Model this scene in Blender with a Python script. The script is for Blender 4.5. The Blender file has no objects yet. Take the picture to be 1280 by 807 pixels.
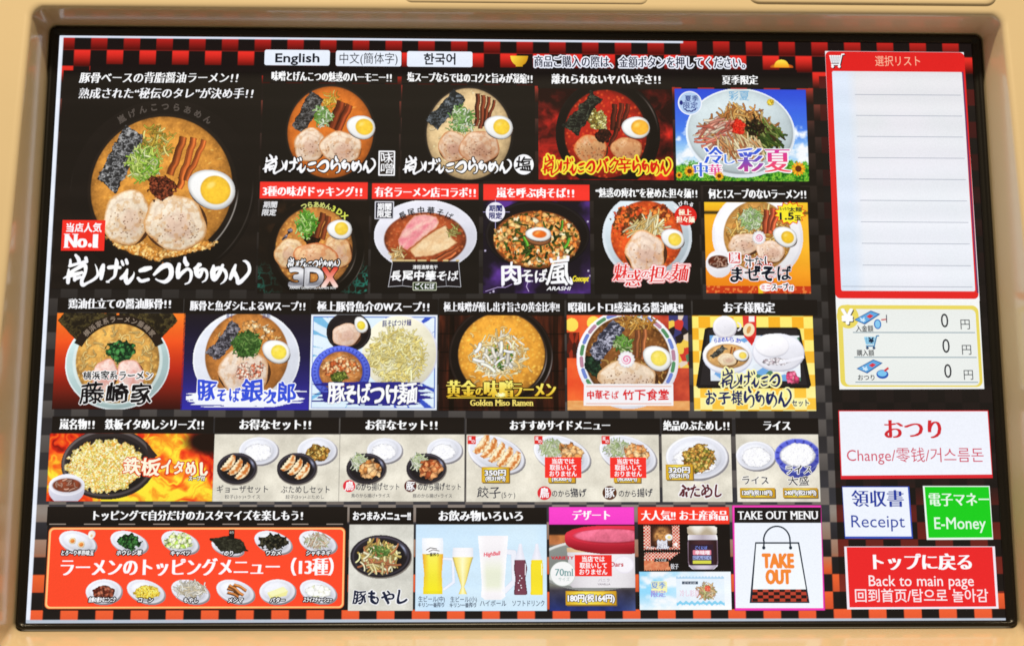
import bpy, math, random
import numpy as np
from mathutils import Matrix, Vector
from mathutils.geometry import tessellate_polygon

scn = bpy.context.scene
C = scn.collection
R_ = math.radians

# ------------------------------------------------------------------ camera, light, exposure
TILT = R_(25)                                   # the screen leans back
SCR = Matrix.Translation((0, 0, 1.15)) @ Matrix.Rotation(R_(90) - TILT, 4, 'X')   # screen frame: x right, y up the glass, z towards the viewer
FPX = 1850.0
RV = np.array([-0.1831130591946289, 0.027451224548654417, -0.0013292990802610586])
TV = np.array([0.0038450235994598307, 0.0012463534506256713, -0.7439605172208943])


def rotv(r):
    th = np.linalg.norm(r); k = r / th
    K = np.array([[0, -k[2], k[1]], [k[2], 0, -k[0]], [-k[1], k[0], 0]])
    return np.eye(3) + np.sin(th) * K + (1 - np.cos(th)) * K @ K


RC = rotv(RV)
CAMP = -RC.T @ TV                               # camera position in the screen frame
cam = bpy.data.cameras.new("camera"); camo = bpy.data.objects.new("camera", cam); C.objects.link(camo)
m4 = Matrix([list(RC.T[i]) + [CAMP[i]] for i in range(3)] + [[0, 0, 0, 1]])
camo.matrix_world = SCR @ m4
cam.sensor_width = 36.0; cam.lens = 36.0 * FPX / 1280.0; cam.clip_start = 0.01; cam.clip_end = 50
scn.camera = camo
scn.view_settings.view_transform = 'Standard'; scn.view_settings.look = 'None'
scn.view_settings.exposure = 0.0; scn.view_settings.gamma = 1.0
scn.cycles.filter_width = 1.7
scn.cycles.max_bounces = 6

w = bpy.data.worlds.new("World"); scn.world = w; w.use_nodes = True
w.node_tree.nodes['Background'].inputs[0].default_value = (1.0, 0.80, 0.52, 1)
w.node_tree.nodes['Background'].inputs[1].default_value = 0.23


def lamp(name, loc, target, size, power, col):
    d = bpy.data.lights.new(name, 'AREA'); d.shape = 'DISK'; d.size = size; d.energy = power; d.color = col
    o = bpy.data.objects.new(name, d); C.objects.link(o)
    p = SCR @ Vector(loc); t = SCR @ Vector(target)
    o.matrix_world = Matrix.Translation(p) @ (t - p).to_track_quat('-Z', 'Y').to_matrix().to_4x4()


lamp("ceiling_lamp", (-0.08, 1.32, 1.12), (0, 0, 0), 0.18, 35, (1.0, 0.81, 0.52))


# ------------------------------------------------------------------ photo pixel -> glass
def sl(y): return .009 - .0109 * (y - 50) / 727


def uv(x, y):
    return 631.6 + (x - 631.6) * 9973 / (y + 9570), y - sl(y) * (x - 640)


def px(U, V):
    U = np.asarray(U, float); V = np.asarray(V, float); y = V.copy(); x = U.copy()
    for _ in range(4):
        x = 631.6 + (U - 631.6) * (y + 9570) / 9973
        y = V + sl(y) * (x - 640)
    return x, y


def unproj(x, y, z):
    """photo pixels -> point of the plane z = const in the screen frame"""
    d = np.stack([(x - 640) / FPX, -(y - 403.5) / FPX, -np.ones_like(x)], -1) @ RC
    t = (z - CAMP[2]) / d[..., 2]
    return CAMP + d * t[..., None]


def lin(c):
    c = np.clip(np.asarray(c, float) / 255.0, 0, 1)
    return np.where(c <= .04045, c / 12.92, ((c + .055) / 1.055) ** 2.4)


# ------------------------------------------------------------------ materials
def pixel_material():
    m = bpy.data.materials.new("lit_display"); m.use_nodes = True
    nt = m.node_tree; b = nt.nodes['Principled BSDF']
    a = nt.nodes.new('ShaderNodeAttribute'); a.attribute_name = 'Col'
    tc = nt.nodes.new('ShaderNodeTexCoord')
    nz = nt.nodes.new('ShaderNodeTexNoise'); nz.inputs['Scale'].default_value = 1500; nz.inputs['Detail'].default_value = 1
    mr = nt.nodes.new('ShaderNodeMapRange')
    mr.inputs['From Min'].default_value = .25; mr.inputs['From Max'].default_value = .75
    mr.inputs['To Min'].default_value = .965; mr.inputs['To Max'].default_value = 1.035
    mx = nt.nodes.new('ShaderNodeMix'); mx.data_type = 'RGBA'; mx.blend_type = 'MULTIPLY'; mx.inputs[0].default_value = 1
    L = nt.links
    L.new(tc.outputs['Object'], nz.inputs['Vector']); L.new(nz.outputs['Fac'], mr.inputs['Value'])
    L.new(a.outputs['Color'], mx.inputs[6]); L.new(mr.outputs[0], mx.inputs[7])
    L.new(mx.outputs[2], b.inputs['Emission Color']); b.inputs['Emission Strength'].default_value = 1.0
    b.inputs['Base Color'].default_value = (.004, .004, .004, 1)
    b.inputs['Roughness'].default_value = .45; b.inputs['Specular IOR Level'].default_value = .08
    m.cycles.emission_sampling = 'NONE'
    return m


def plastic(name, col, rough, spec=.5, bump=0.0, scale=400, var=.04):
    m = bpy.data.materials.new(name); m.use_nodes = True
    nt = m.node_tree; b = nt.nodes['Principled BSDF']; L = nt.links
    tc = nt.nodes.new('ShaderNodeTexCoord')
    nz = nt.nodes.new('ShaderNodeTexNoise'); nz.inputs['Scale'].default_value = 14; nz.inputs['Detail'].default_value = 5
    rp = nt.nodes.new('ShaderNodeMix'); rp.data_type = 'RGBA'
    rp.inputs[6].default_value = tuple(c * (1 - var) for c in col) + (1,)
    rp.inputs[7].default_value = tuple(min(1, c * (1 + var)) for c in col) + (1,)
    L.new(tc.outputs['Object'], nz.inputs['Vector']); L.new(nz.outputs['Fac'], rp.inputs[0]); L.new(rp.outputs[2], b.inputs['Base Color'])
    b.inputs['Roughness'].default_value = rough; b.inputs['Specular IOR Level'].default_value = spec
    if bump:
        n2 = nt.nodes.new('ShaderNodeTexNoise'); n2.inputs['Scale'].default_value = scale; n2.inputs['Detail'].default_value = 2
        bp = nt.nodes.new('ShaderNodeBump'); bp.inputs['Strength'].default_value = bump; bp.inputs['Distance'].default_value = .0005
        L.new(tc.outputs['Object'], n2.inputs['Vector']); L.new(n2.outputs['Fac'], bp.inputs['Height']); L.new(bp.outputs[0], b.inputs['Normal'])
    return m


PIX = pixel_material()
CREAM = plastic("cream_plastic", (.69, .57, .385), .17, .6, .05, 500)
BLACK = plastic("black_plastic", (.007, .006, .005), .33, .28, .08, 900, .1)
GLASS = plastic("smoked_glass", (.10, .11, .11), .06, .5)


# ------------------------------------------------------------------ things
def empty(name, loc, label, cat):
    o = bpy.data.objects.new(name, None); C.objects.link(o)
    o.matrix_world = SCR @ Matrix.Translation(loc); o.empty_display_size = .05
    o['label'] = label; o['category'] = cat
    return o


MB0 = (0, -.30, 0); TB0 = (0, -.1555, 0)
machine = empty("ordering_machine", MB0, "cream plastic casing with a deep rounded recess around the black framed menu screen", "ordering machine")
screen = empty("menu_touchscreen", TB0, "black framed touchscreen lit with rows of noodle dish buttons, set in the cream casing", "touchscreen")


def mesh_obj(name, v, faces, mat, parent, col=None, smooth=False, base=None, label=None):
    """faces: list of int arrays (n,k)"""
    me = bpy.data.meshes.new(name)
    v = np.asarray(v, np.float64) - np.asarray(base if base is not None else TB0)
    me.vertices.add(len(v)); me.vertices.foreach_set('co', v.astype(np.float32).ravel())
    loops = np.concatenate([f.ravel() for f in faces]).astype(np.int32)
    tot = np.concatenate([np.full(len(f), f.shape[1]) for f in faces]).astype(np.int32)
    st = np.concatenate([[0], np.cumsum(tot)[:-1]]).astype(np.int32)
    me.loops.add(len(loops)); me.loops.foreach_set('vertex_index', loops)
    me.polygons.add(len(tot)); me.polygons.foreach_set('loop_start', st); me.polygons.foreach_set('loop_total', tot)
    me.update(calc_edges=True)
    if col is not None:
        a = me.color_attributes.new('Col', 'FLOAT_COLOR', 'POINT')
        cc = np.ones((len(v), 4), np.float32); cc[:, :3] = lin(col)
        a.data.foreach_set('color', cc.ravel())
    if smooth: me.polygons.foreach_set('use_smooth', np.ones(len(tot), bool))
    me.materials.append(mat)
    o = bpy.data.objects.new(name, me); C.objects.link(o)
    if parent is not None: o.parent = parent
    if label: o['label'] = label
    return o


# ------------------------------------------------------------------ noise
def hsh(ix, iy, s):
    n = (ix.astype(np.int64) * 374761393 + iy.astype(np.int64) * 668265263 + int(s) * 1442695041) & 0xffffffff
    n = ((n ^ (n >> 13)) * 1274126177) & 0xffffffff
    n = ((n ^ (n >> 16)) * 2246822519) & 0xffffffff
    return ((n ^ (n >> 15)) & 0xffffff) / float(0xffffff)


def vn(x, y, s=0):
    ix = np.floor(x); iy = np.floor(y); fx = x - ix; fy = y - iy
    fx = fx * fx * (3 - 2 * fx); fy = fy * fy * (3 - 2 * fy)
    a = hsh(ix, iy, s); b = hsh(ix + 1, iy, s); c = hsh(ix, iy + 1, s); d = hsh(ix + 1, iy + 1, s)
    return (a * (1 - fx) + b * fx) * (1 - fy) + (c * (1 - fx) + d * fx) * fy


def fbm(x, y, s=0, o=4):
    t = 0; a = .5; n = 0
    for i in range(o):
        t = t + a * vn(x, y, s + i * 17); n += a; a *= .5; x = x * 2.03; y = y * 2.03
    return t / n


def vor(x, y, s=0):
    ix = np.floor(x); iy = np.floor(y)
    best = np.full(x.shape, 9.); sec = np.full(x.shape, 9.); rid = np.zeros(x.shape)
    for dx in (-1, 0, 1):
        for dy in (-1, 0, 1):
            cx = ix + dx; cy = iy + dy
            d = np.hypot(cx + hsh(cx, cy, s) - x, cy + hsh(cx, cy, s + 5) - y)
            r = hsh(cx, cy, s + 9); n = d < best
            sec = np.where(n, best, np.minimum(sec, d)); rid = np.where(n, r, rid); best = np.where(n, d, best)
    return best, sec - best, rid


def mix(a, b, t):
    a = np.asarray(a, float); b = np.asarray(b, float)
    t = np.clip(np.asarray(t, float), 0, 1)
    if t.ndim: t = t[..., None]
    return a * (1 - t) + b * t


def ramp(t, stops):
    t = np.asarray(t)
    xs = [q[0] for q in stops]; cs = np.array([q[1] for q in stops], float)
    return np.stack([np.interp(t, xs, cs[:, k]) for k in range(3)], -1)


def pal(r, p):
    p = np.array(p, float)
    return p[np.clip((r * len(p)).astype(int), 0, len(p) - 1)]


# ------------------------------------------------------------------ a painted grid of display pixels
class Cv:
    def __init__(s, x0, y0, x1, y1, pit=.6):
        nx = max(2, int(round((x1 - x0) / pit)) + 1); ny = max(2, int(round((y1 - y0) / pit)) + 1)
        s.X, s.Y = np.meshgrid(np.linspace(x0, x1, nx), np.linspace(y0, y1, ny))
        s.C = np.zeros(s.X.shape + (3,)); s.M = np.ones(s.X.shape); s.box = (x0, y0, x1, y1)

    def ell(s, cx, cy, rx, ry, ang=0):
        c, n = math.cos(R_(ang)), math.sin(R_(ang)); dx = s.X - cx; dy = s.Y - cy
        u = (dx * c + dy * n) / rx; v = (-dx * n + dy * c) / ry
        return (1 - np.hypot(u, v)) * min(rx, ry)

    def rect(s, x0, y0, x1, y1, r=0):
        cx, cy = (x0 + x1) / 2, (y0 + y1) / 2
        qx = np.abs(s.X - cx) - (x1 - x0) / 2 + r; qy = np.abs(s.Y - cy) - (y1 - y0) / 2 + r
        return r - np.hypot(np.maximum(qx, 0), np.maximum(qy, 0)) - np.minimum(np.maximum(qx, qy), 0)

    def poly(s, pts):
        ins = np.zeros(s.X.shape, bool); dm = np.full(s.X.shape, 1e9); n = len(pts)
        for i in range(n):
            x0, y0 = pts[i]; x1, y1 = pts[(i + 1) % n]
            dm = np.minimum(dm, s.seg(x0, y0, x1, y1))
            if y0 != y1:
                k = ((y0 > s.Y) != (y1 > s.Y)) & (s.X < (x1 - x0) * (s.Y - y0) / (y1 - y0) + x0)
                ins ^= k
        return np.where(ins, dm, -dm)

    def seg(s, x0, y0, x1, y1):
        dx, dy = x1 - x0, y1 - y0; L = dx * dx + dy * dy + 1e-9
        t = np.clip(((s.X - x0) * dx + (s.Y - y0) * dy) / L, 0, 1)
        return np.hypot(s.X - x0 - t * dx, s.Y - y0 - t * dy)

    def put(s, d, col, soft=.8, a=1.0, m=False):
        k = np.clip(d / soft + .5, 0, 1) * a
        s.C = s.C * (1 - k[..., None]) + np.asarray(col, float) * k[..., None]
        if m: s.M = np.maximum(s.M, k)

    def stroke(s, pts, wd, col, m=False, shade=.45, a=1.0):
        pts = np.asarray(pts, float); r = wd / 2 + 1
        x0, y0, x1, y1 = s.box; ny, nx = s.X.shape
        i0 = max(0, int((pts[:, 0].min() - r - x0) / (x1 - x0) * (nx - 1))); i1 = min(nx, int((pts[:, 0].max() + r - x0) / (x1 - x0) * (nx - 1)) + 2)
        j0 = max(0, int((pts[:, 1].min() - r - y0) / (y1 - y0) * (ny - 1))); j1 = min(ny, int((pts[:, 1].max() + r - y0) / (y1 - y0) * (ny - 1)) + 2)
        if i0 >= i1 or j0 >= j1: return
        X = s.X[j0:j1, i0:i1]; Y = s.Y[j0:j1, i0:i1]; d = np.full(X.shape, 1e9)
        for (ax, ay), (bx, by) in zip(pts[:-1], pts[1:]):
            dx, dy = bx - ax, by - ay; L = dx * dx + dy * dy + 1e-9
            t = np.clip(((X - ax) * dx + (Y - ay) * dy) / L, 0, 1)
            d = np.minimum(d, np.hypot(X - ax - t * dx, Y - ay - t * dy))
        k = np.clip((wd / 2 - d) / .7 + .5, 0, 1) * a
        sh = 1 - shade * np.clip(d / (wd / 2), 0, 1) ** 2
        s.C[j0:j1, i0:i1] = s.C[j0:j1, i0:i1] * (1 - k[..., None]) + np.asarray(col, float) * sh[..., None] * k[..., None]
        if m: s.M[j0:j1, i0:i1] = np.maximum(s.M[j0:j1, i0:i1], k)

    def clip(s, box):
        s.M = s.M * ((s.X >= box[0] - .01) & (s.X <= box[2] + .01) & (s.Y >= box[1] - .01) & (s.Y <= box[3] + .01))


def bez(p0, p1, p2, n=7):
    t = np.linspace(0, 1, n)[:, None]
    return (1 - t) ** 2 * np.array(p0) + 2 * t * (1 - t) * np.array(p1) + t * t * np.array(p2)


# ------------------------------------------------------------------ lettering (built-in font -> glyph outlines)
_gl = {}


def _raw(body, off=0.):
    d = bpy.data.curves.new("lettering", 'FONT'); d.body = body; d.offset = off; d.resolution_u = 3; d.size = 1
    o = bpy.data.objects.new("lettering", d); C.objects.link(o)
    bpy.context.view_layer.update()
    me = bpy.data.meshes.new_from_object(o.evaluated_get(bpy.context.evaluated_depsgraph_get()))
    me.calc_loop_triangles()
    v = np.zeros(len(me.vertices) * 3); me.vertices.foreach_get('co', v)
    t = np.zeros(len(me.loop_triangles) * 3, np.int32); me.loop_triangles.foreach_get('vertices', t)
    bpy.data.objects.remove(o); bpy.data.curves.remove(d); bpy.data.meshes.remove(me)
    return v.reshape(-1, 3)[:, :2], t.reshape(-1, 3)


_k, _ = _raw("国"); KX1 = _k[:, 0].max(); KY0 = _k[:, 1].min(); KY1 = _k[:, 1].max(); KH = KY1 - KY0


def glyph(key):
    ch, off = key[0], (-.008 if key[1:] == 'm' else 0.)
    if key not in _gl:
        if ch in ' \u3000':
            v = np.zeros((0, 2)); t = np.zeros((0, 3), np.int32)
        else:
            v, t = _raw(ch, off); v = v.copy()
        if ch == '！':
            v, t = _raw('!', off); v = v.copy(); v[:, 0] += .20 * KX1 - v[:, 0].min()
        a = .52 * KX1 if ch == '！' else (_raw("国国")[0][:, 0].max() - KX1) * (1. if ch == '\u3000' else .3) if ch in ' \u3000' else _raw(ch + "国")[0][:, 0].max() - KX1
        if len(v):
            v[:, 1] = (v[:, 1] - (KY0 + KY1) / 2) / KH; v[:, 0] /= KH
        _gl[key] = (v, t, a / KH)
    return _gl[key]


SERIF = {'T': ([], [.5]), 'A': ([], [.1, .9]), 'K': ([.13, .85], [.13, .9]), 'E': ([.15], [.15]), 'U': ([.12, .88], []),
         'M': ([.1, .9], [.12, .88]), 'N': ([.1, .88], [.12]), '1': ([], [.62]), 'R': ([.15], [.15, .9]), 'G': ([], []), 'n': ([.15], [.15, .85]),
         'm': ([.1], [.1, .5, .9]), 'l': ([.4], [.5]), 'i': ([], [.5]), 'd': ([.85], [.9]), 'a': ([], [.9]), 'W': ([.08, .92, .5], []), 'h': ([.1], [.1, .9]), 'r': ([.2], [.2])}


class Geo:
    """polygons, letters and painted grids in display coordinates; build() links them as one mesh"""

    def __init__(s):
        s.v = []; s.z = []; s.c = []; s.f = []; s.n = 0; s.dz = 0

    def add(s, v, f, col):
        v = np.asarray(v, float)
        if not len(v): return
        s.v.append(v); s.z.append(np.full(len(v), s.dz * 6e-6)); s.dz += 1
        col = np.asarray(col, float); s.c.append(np.broadcast_to(col, (len(v), 3)).copy() if col.ndim == 1 else col)
        for q in f: s.f.append(np.asarray(q) + s.n)
        s.n += len(v)

    def canvas(s, cv, th=.5):
        ny, nx = cv.X.shape; idx = np.arange(ny * nx).reshape(ny, nx)
        mm = (cv.M[:-1, :-1] + cv.M[1:, :-1] + cv.M[:-1, 1:] + cv.M[1:, 1:]) / 4 > th
        q = np.stack([idx[1:, :-1], idx[1:, 1:], idx[:-1, 1:], idx[:-1, :-1]], -1)[mm]
        if not len(q): return s
        u, inv = np.unique(q, return_inverse=True)
        s.add(np.stack([cv.X.ravel()[u], cv.Y.ravel()[u]], -1), [inv.reshape(-1, 4)], cv.C.reshape(-1, 3)[u])
        return s

    def poly(s, pts, col):
        p = [uv(*q) for q in pts]; s.upoly(p, col); return s

    def upoly(s, p, col):
        t = tessellate_polygon([[Vector((a, b, 0)) for a, b in p]])
        s.add(p, [np.array(t)], col)

    def rrect(s, x0, y0, x1, y1, r, col):
        a, b = uv(x0, y0), uv(x1, y1); s.urrect(a[0], a[1], b[0], b[1], r, col); return s

    def urrect(s, x0, y0, x1, y1, r, col):
        p = []
        for cx, cy, a0 in ((x1 - r, y1 - r, 0), (x0 + r, y1 - r, 90), (x0 + r, y0 + r, 180), (x1 - r, y0 + r, 270)):
            if r < .05: p.append((cx, cy))
            else: p += [(cx + r * math.cos(R_(a0 + k * 15)), cy + r * math.sin(R_(a0 + k * 15))) for k in range(7)]
        s.add(p + [((x0 + x1) / 2, (y0 + y1) / 2)], [np.array([(i, (i + 1) % len(p), len(p)) for i in range(len(p))])], col)

    def ell(s, x, y, rx, ry, col, ang=0, n=48):
        cx, cy = uv(x, y); c, q = math.cos(R_(ang)), math.sin(R_(ang)); p = []
        for i in range(n):
            a = 2 * math.pi * i / n; u, v = rx * math.cos(a), ry * math.sin(a); p.append((cx + u * c - v * q, cy + u * q + v * c))
        s.add(p + [(cx, cy)], [np.array([(i, (i + 1) % n, n) for i in range(n)])], col); return s

    def ring(s, x, y, rx, ry, wd, col, a0=0, a1=360, n=60):
        cx, cy = uv(x, y); v = []
        for i in range(n + 1):
            a = R_(a0 + (a1 - a0) * i / n)
            v += [(cx + rx * math.cos(a), cy + ry * math.sin(a)), (cx + (rx - wd) * math.cos(a), cy + (ry - wd) * math.sin(a))]
        s.add(v, [np.array([(2 * i, 2 * i + 1, 2 * i + 3, 2 * i + 2) for i in range(n)])], col); return s

    def line(s, pts, wd, col):
        pts = [np.array(uv(*p)) for p in pts]
        for a, b in zip(pts[:-1], pts[1:]):
            d = b - a; d = d / (np.linalg.norm(d) + 1e-9); n = np.array([-d[1], d[0]]) * wd / 2; e = d * wd * .3
            s.add([a - n - e, b - n + e, b + n + e, a + n - e], [np.array([(0, 1, 2, 3)])], col)
        return s

    def _stamps(s, style, r):
        if r <= 0: return [(0, 0)]
        if style == 'mincho': return [(-r * 1.25, 0), (-r * .4, 0), (r * .4, 0), (r * 1.25, 0)]
        if style == 'brush': return [(r * (math.cos(a) * .8 - math.sin(a) * .35), r * (-math.cos(a) * .55 + -math.sin(a) * .5)) for a in np.arange(8) * math.pi / 4] + [(0, 0)]
        k = 8 if r < 2.2 else 14
        return [(r * math.cos(a), r * math.sin(a)) for a in np.arange(k) * 2 * math.pi / k] + [(0, 0)]

    def glyphs(s, st, style, w, h, col, out, grad=None):
        """st: list of (verts, tris) in display coordinates, y down"""
        if not st: return
        def emit(offs, c):
            V = []; F = []; n = 0
            for v, t in st:
                k = min(1., (60. / len(v)) ** .8) if style in ('brush', 'goth') else min(1., (90. / len(v)) ** .6)
                if style == 'brush':
                    k = (k * (.35 + .95 * vn(v[:, 0] / h * 3.1 + 5, v[:, 1] / h * 3.1, 8)))[:, None]
                for ox, oy in offs:
                    V.append(v + np.array((ox, oy)) * k); F.append(t + n); n += len(v)
            V = np.concatenate(V); F = np.concatenate(F)
            if callable(c): c = c(V)
            s.add(V, [F], c)
        base = s._stamps(style, w * h)
        for r, c in (out or []):
            off = set()
            for bx, by in (base if len(base) < 5 else base[:-1]):
                for a in np.arange(10) * 2 * math.pi / 10: off.add((round(bx + r * math.cos(a), 3), round(by + r * math.sin(a), 3)))
            off = list(off)
            if len(off) > 34: off = off[::2]
            emit(off, c)
        emit(base, grad or col)

    def text(s, t, x0, x1, y, h, col, w=.03, style='mincho', out=None, y1=None, shear=0, jit=0, seed=1, warp=0, grad=None, cs=None):
        a = uv(x0, y); b = uv(x1, y if y1 is None else y1); rnd = random.Random(seed)
        gs = [glyph(c + ('m' if c not in '書骨醤豚戻' and style == 'mincho' and h > 9 and w >= .03 else '')) for c in t]; sc = cs or [1] * len(t); pos = []; x = 0
        for g, k in zip(gs, sc): pos.append(x); x += g[2] * k
        inks = [(p + g[0][:, 0].min() * k, p + g[0][:, 0].max() * k) for p, g, k in zip(pos, gs, sc) if len(g[0])]
        i0 = min(q[0] for q in inks); i1 = max(q[1] for q in inks); sx = (b[0] - a[0]) / (i1 - i0)
        st = []
        for p, g, k in zip(pos, gs, sc):
            v, tr, ad = g
            if not len(v): continue
            v = v.copy(); v[:, 1] *= -1; v[:, 0] -= ad / 2
            if style == 'serif': pass
            v *= k * (1 + (jit * rnd.uniform(-.7, .7) if jit else 0))
            if jit:
                q = jit * rnd.uniform(-.6, .6); c, n = math.cos(q), math.sin(q)
                v = v @ np.array([[c, n], [-n, c]]); v[:, 1] += jit * rnd.uniform(-.3, .3)
            X = a[0] + (v[:, 0] + ad * k / 2 + p - i0) * sx; tt = (X - a[0]) / max(1e-6, b[0] - a[0])
            Y = a[1] + (b[1] - a[1]) * tt + v[:, 1] * h
            X = X - v[:, 1] * h * shear
            if style == 'brush' and h > 9: warp = max(warp, .17)
            if warp:
                X = X + warp * h * (vn(X / h * 2.3 + seed, Y / h * 2.3, seed) - .5); Y = Y + warp * h * (vn(X / h * 2.1, Y / h * 2.1 + 9, seed + 3) - .5)
            st.append((np.stack([X, Y], -1), tr))
        if style == 'serif':
            for ch, p, g, k in zip(t, pos, gs, sc):
                if ch in SERIF and len(g[0]):
                    v = g[0]; l, r_ = v[:, 0].min(), v[:, 0].max(); lo, hi = v[:, 1].min(), v[:, 1].max()
                    for yy, fr in ((hi, SERIF[ch][0]), (lo, SERIF[ch][1])):
                        for f in fr:
                            xc = a[0] + (p + l + (r_ - l) * f - i0) * sx; yc = a[1] - yy * h; q = .13 * h * min(1, sx / h); e = .022 * h
                            st.append((np.array([(xc - q, yc - e), (xc + q, yc - e), (xc + q, yc + e), (xc - q, yc + e)]), np.array([(0, 1, 2), (0, 2, 3)])))
            style = 'mincho'
        s.glyphs(st, style, w, h, col, out, grad); return s

    def arc(s, t, x, y, rx, ry, a0, a1, h, col, w=.03, style='goth', out=None):
        cx, cy = uv(x, y); st = []
        for i, ch in enumerate(t):
            an = R_(a0 + (a1 - a0) * i / max(1, len(t) - 1)); v, tr, ad = glyph(ch)
            if not len(v): continue
            v = v.copy(); v[:, 0] -= ad / 2; v[:, 1] *= -1; v *= h
            q = math.atan2(ry * math.cos(an) * 1.0, -math.sin(an) * rx)
            c, n = math.cos(q), math.sin(q)
            v = np.stack([v[:, 0] * c - v[:, 1] * n, v[:, 0] * n + v[:, 1] * c], -1)
            st.append((v + (cx + rx * math.cos(an), cy + ry * math.sin(an)), tr))
        s.glyphs(st, style, w, h, col, out); return s

    def build(s, name, parent, z, label=None, clip=None):
        v = np.concatenate(s.v); c = np.concatenate(s.c); zz = np.concatenate(s.z) + z
        x, y = px(v[:, 0], v[:, 1])
        p = unproj(x, y, zz)
        fs = {}
        for f in s.f: fs.setdefault(f.shape[1], []).append(f)
        band = bands(v[:, 1]); c = tone(c)
        return mesh_obj(name, p, [np.concatenate(k) for k in fs.values()], PIX, parent, c * band[0][:, None] + band[1][:, None] * np.array([1.0, .86, .74]), label=label)


def tone(c):
    """the panel's own contrast setting"""
    x = np.clip(c * 1.025 / 255., 0, 1.02); return 255 * (x + .42 * x * (1 - x) * (x - .42))


def bands(V):
    """the slow light and dark lines that the panel's own refresh draws across it"""
    b = .5 + .5 * np.sin(V / 17.3 * 2 * math.pi / 1.9 + 1.3 * np.sin(V / 61.)); b2 = .5 + .5 * np.sin(V / 5.9 + 2 * np.sin(V / 23.))
    return 0.985 + .015 * b, 1.0 + 3.5 * b * b2


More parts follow.
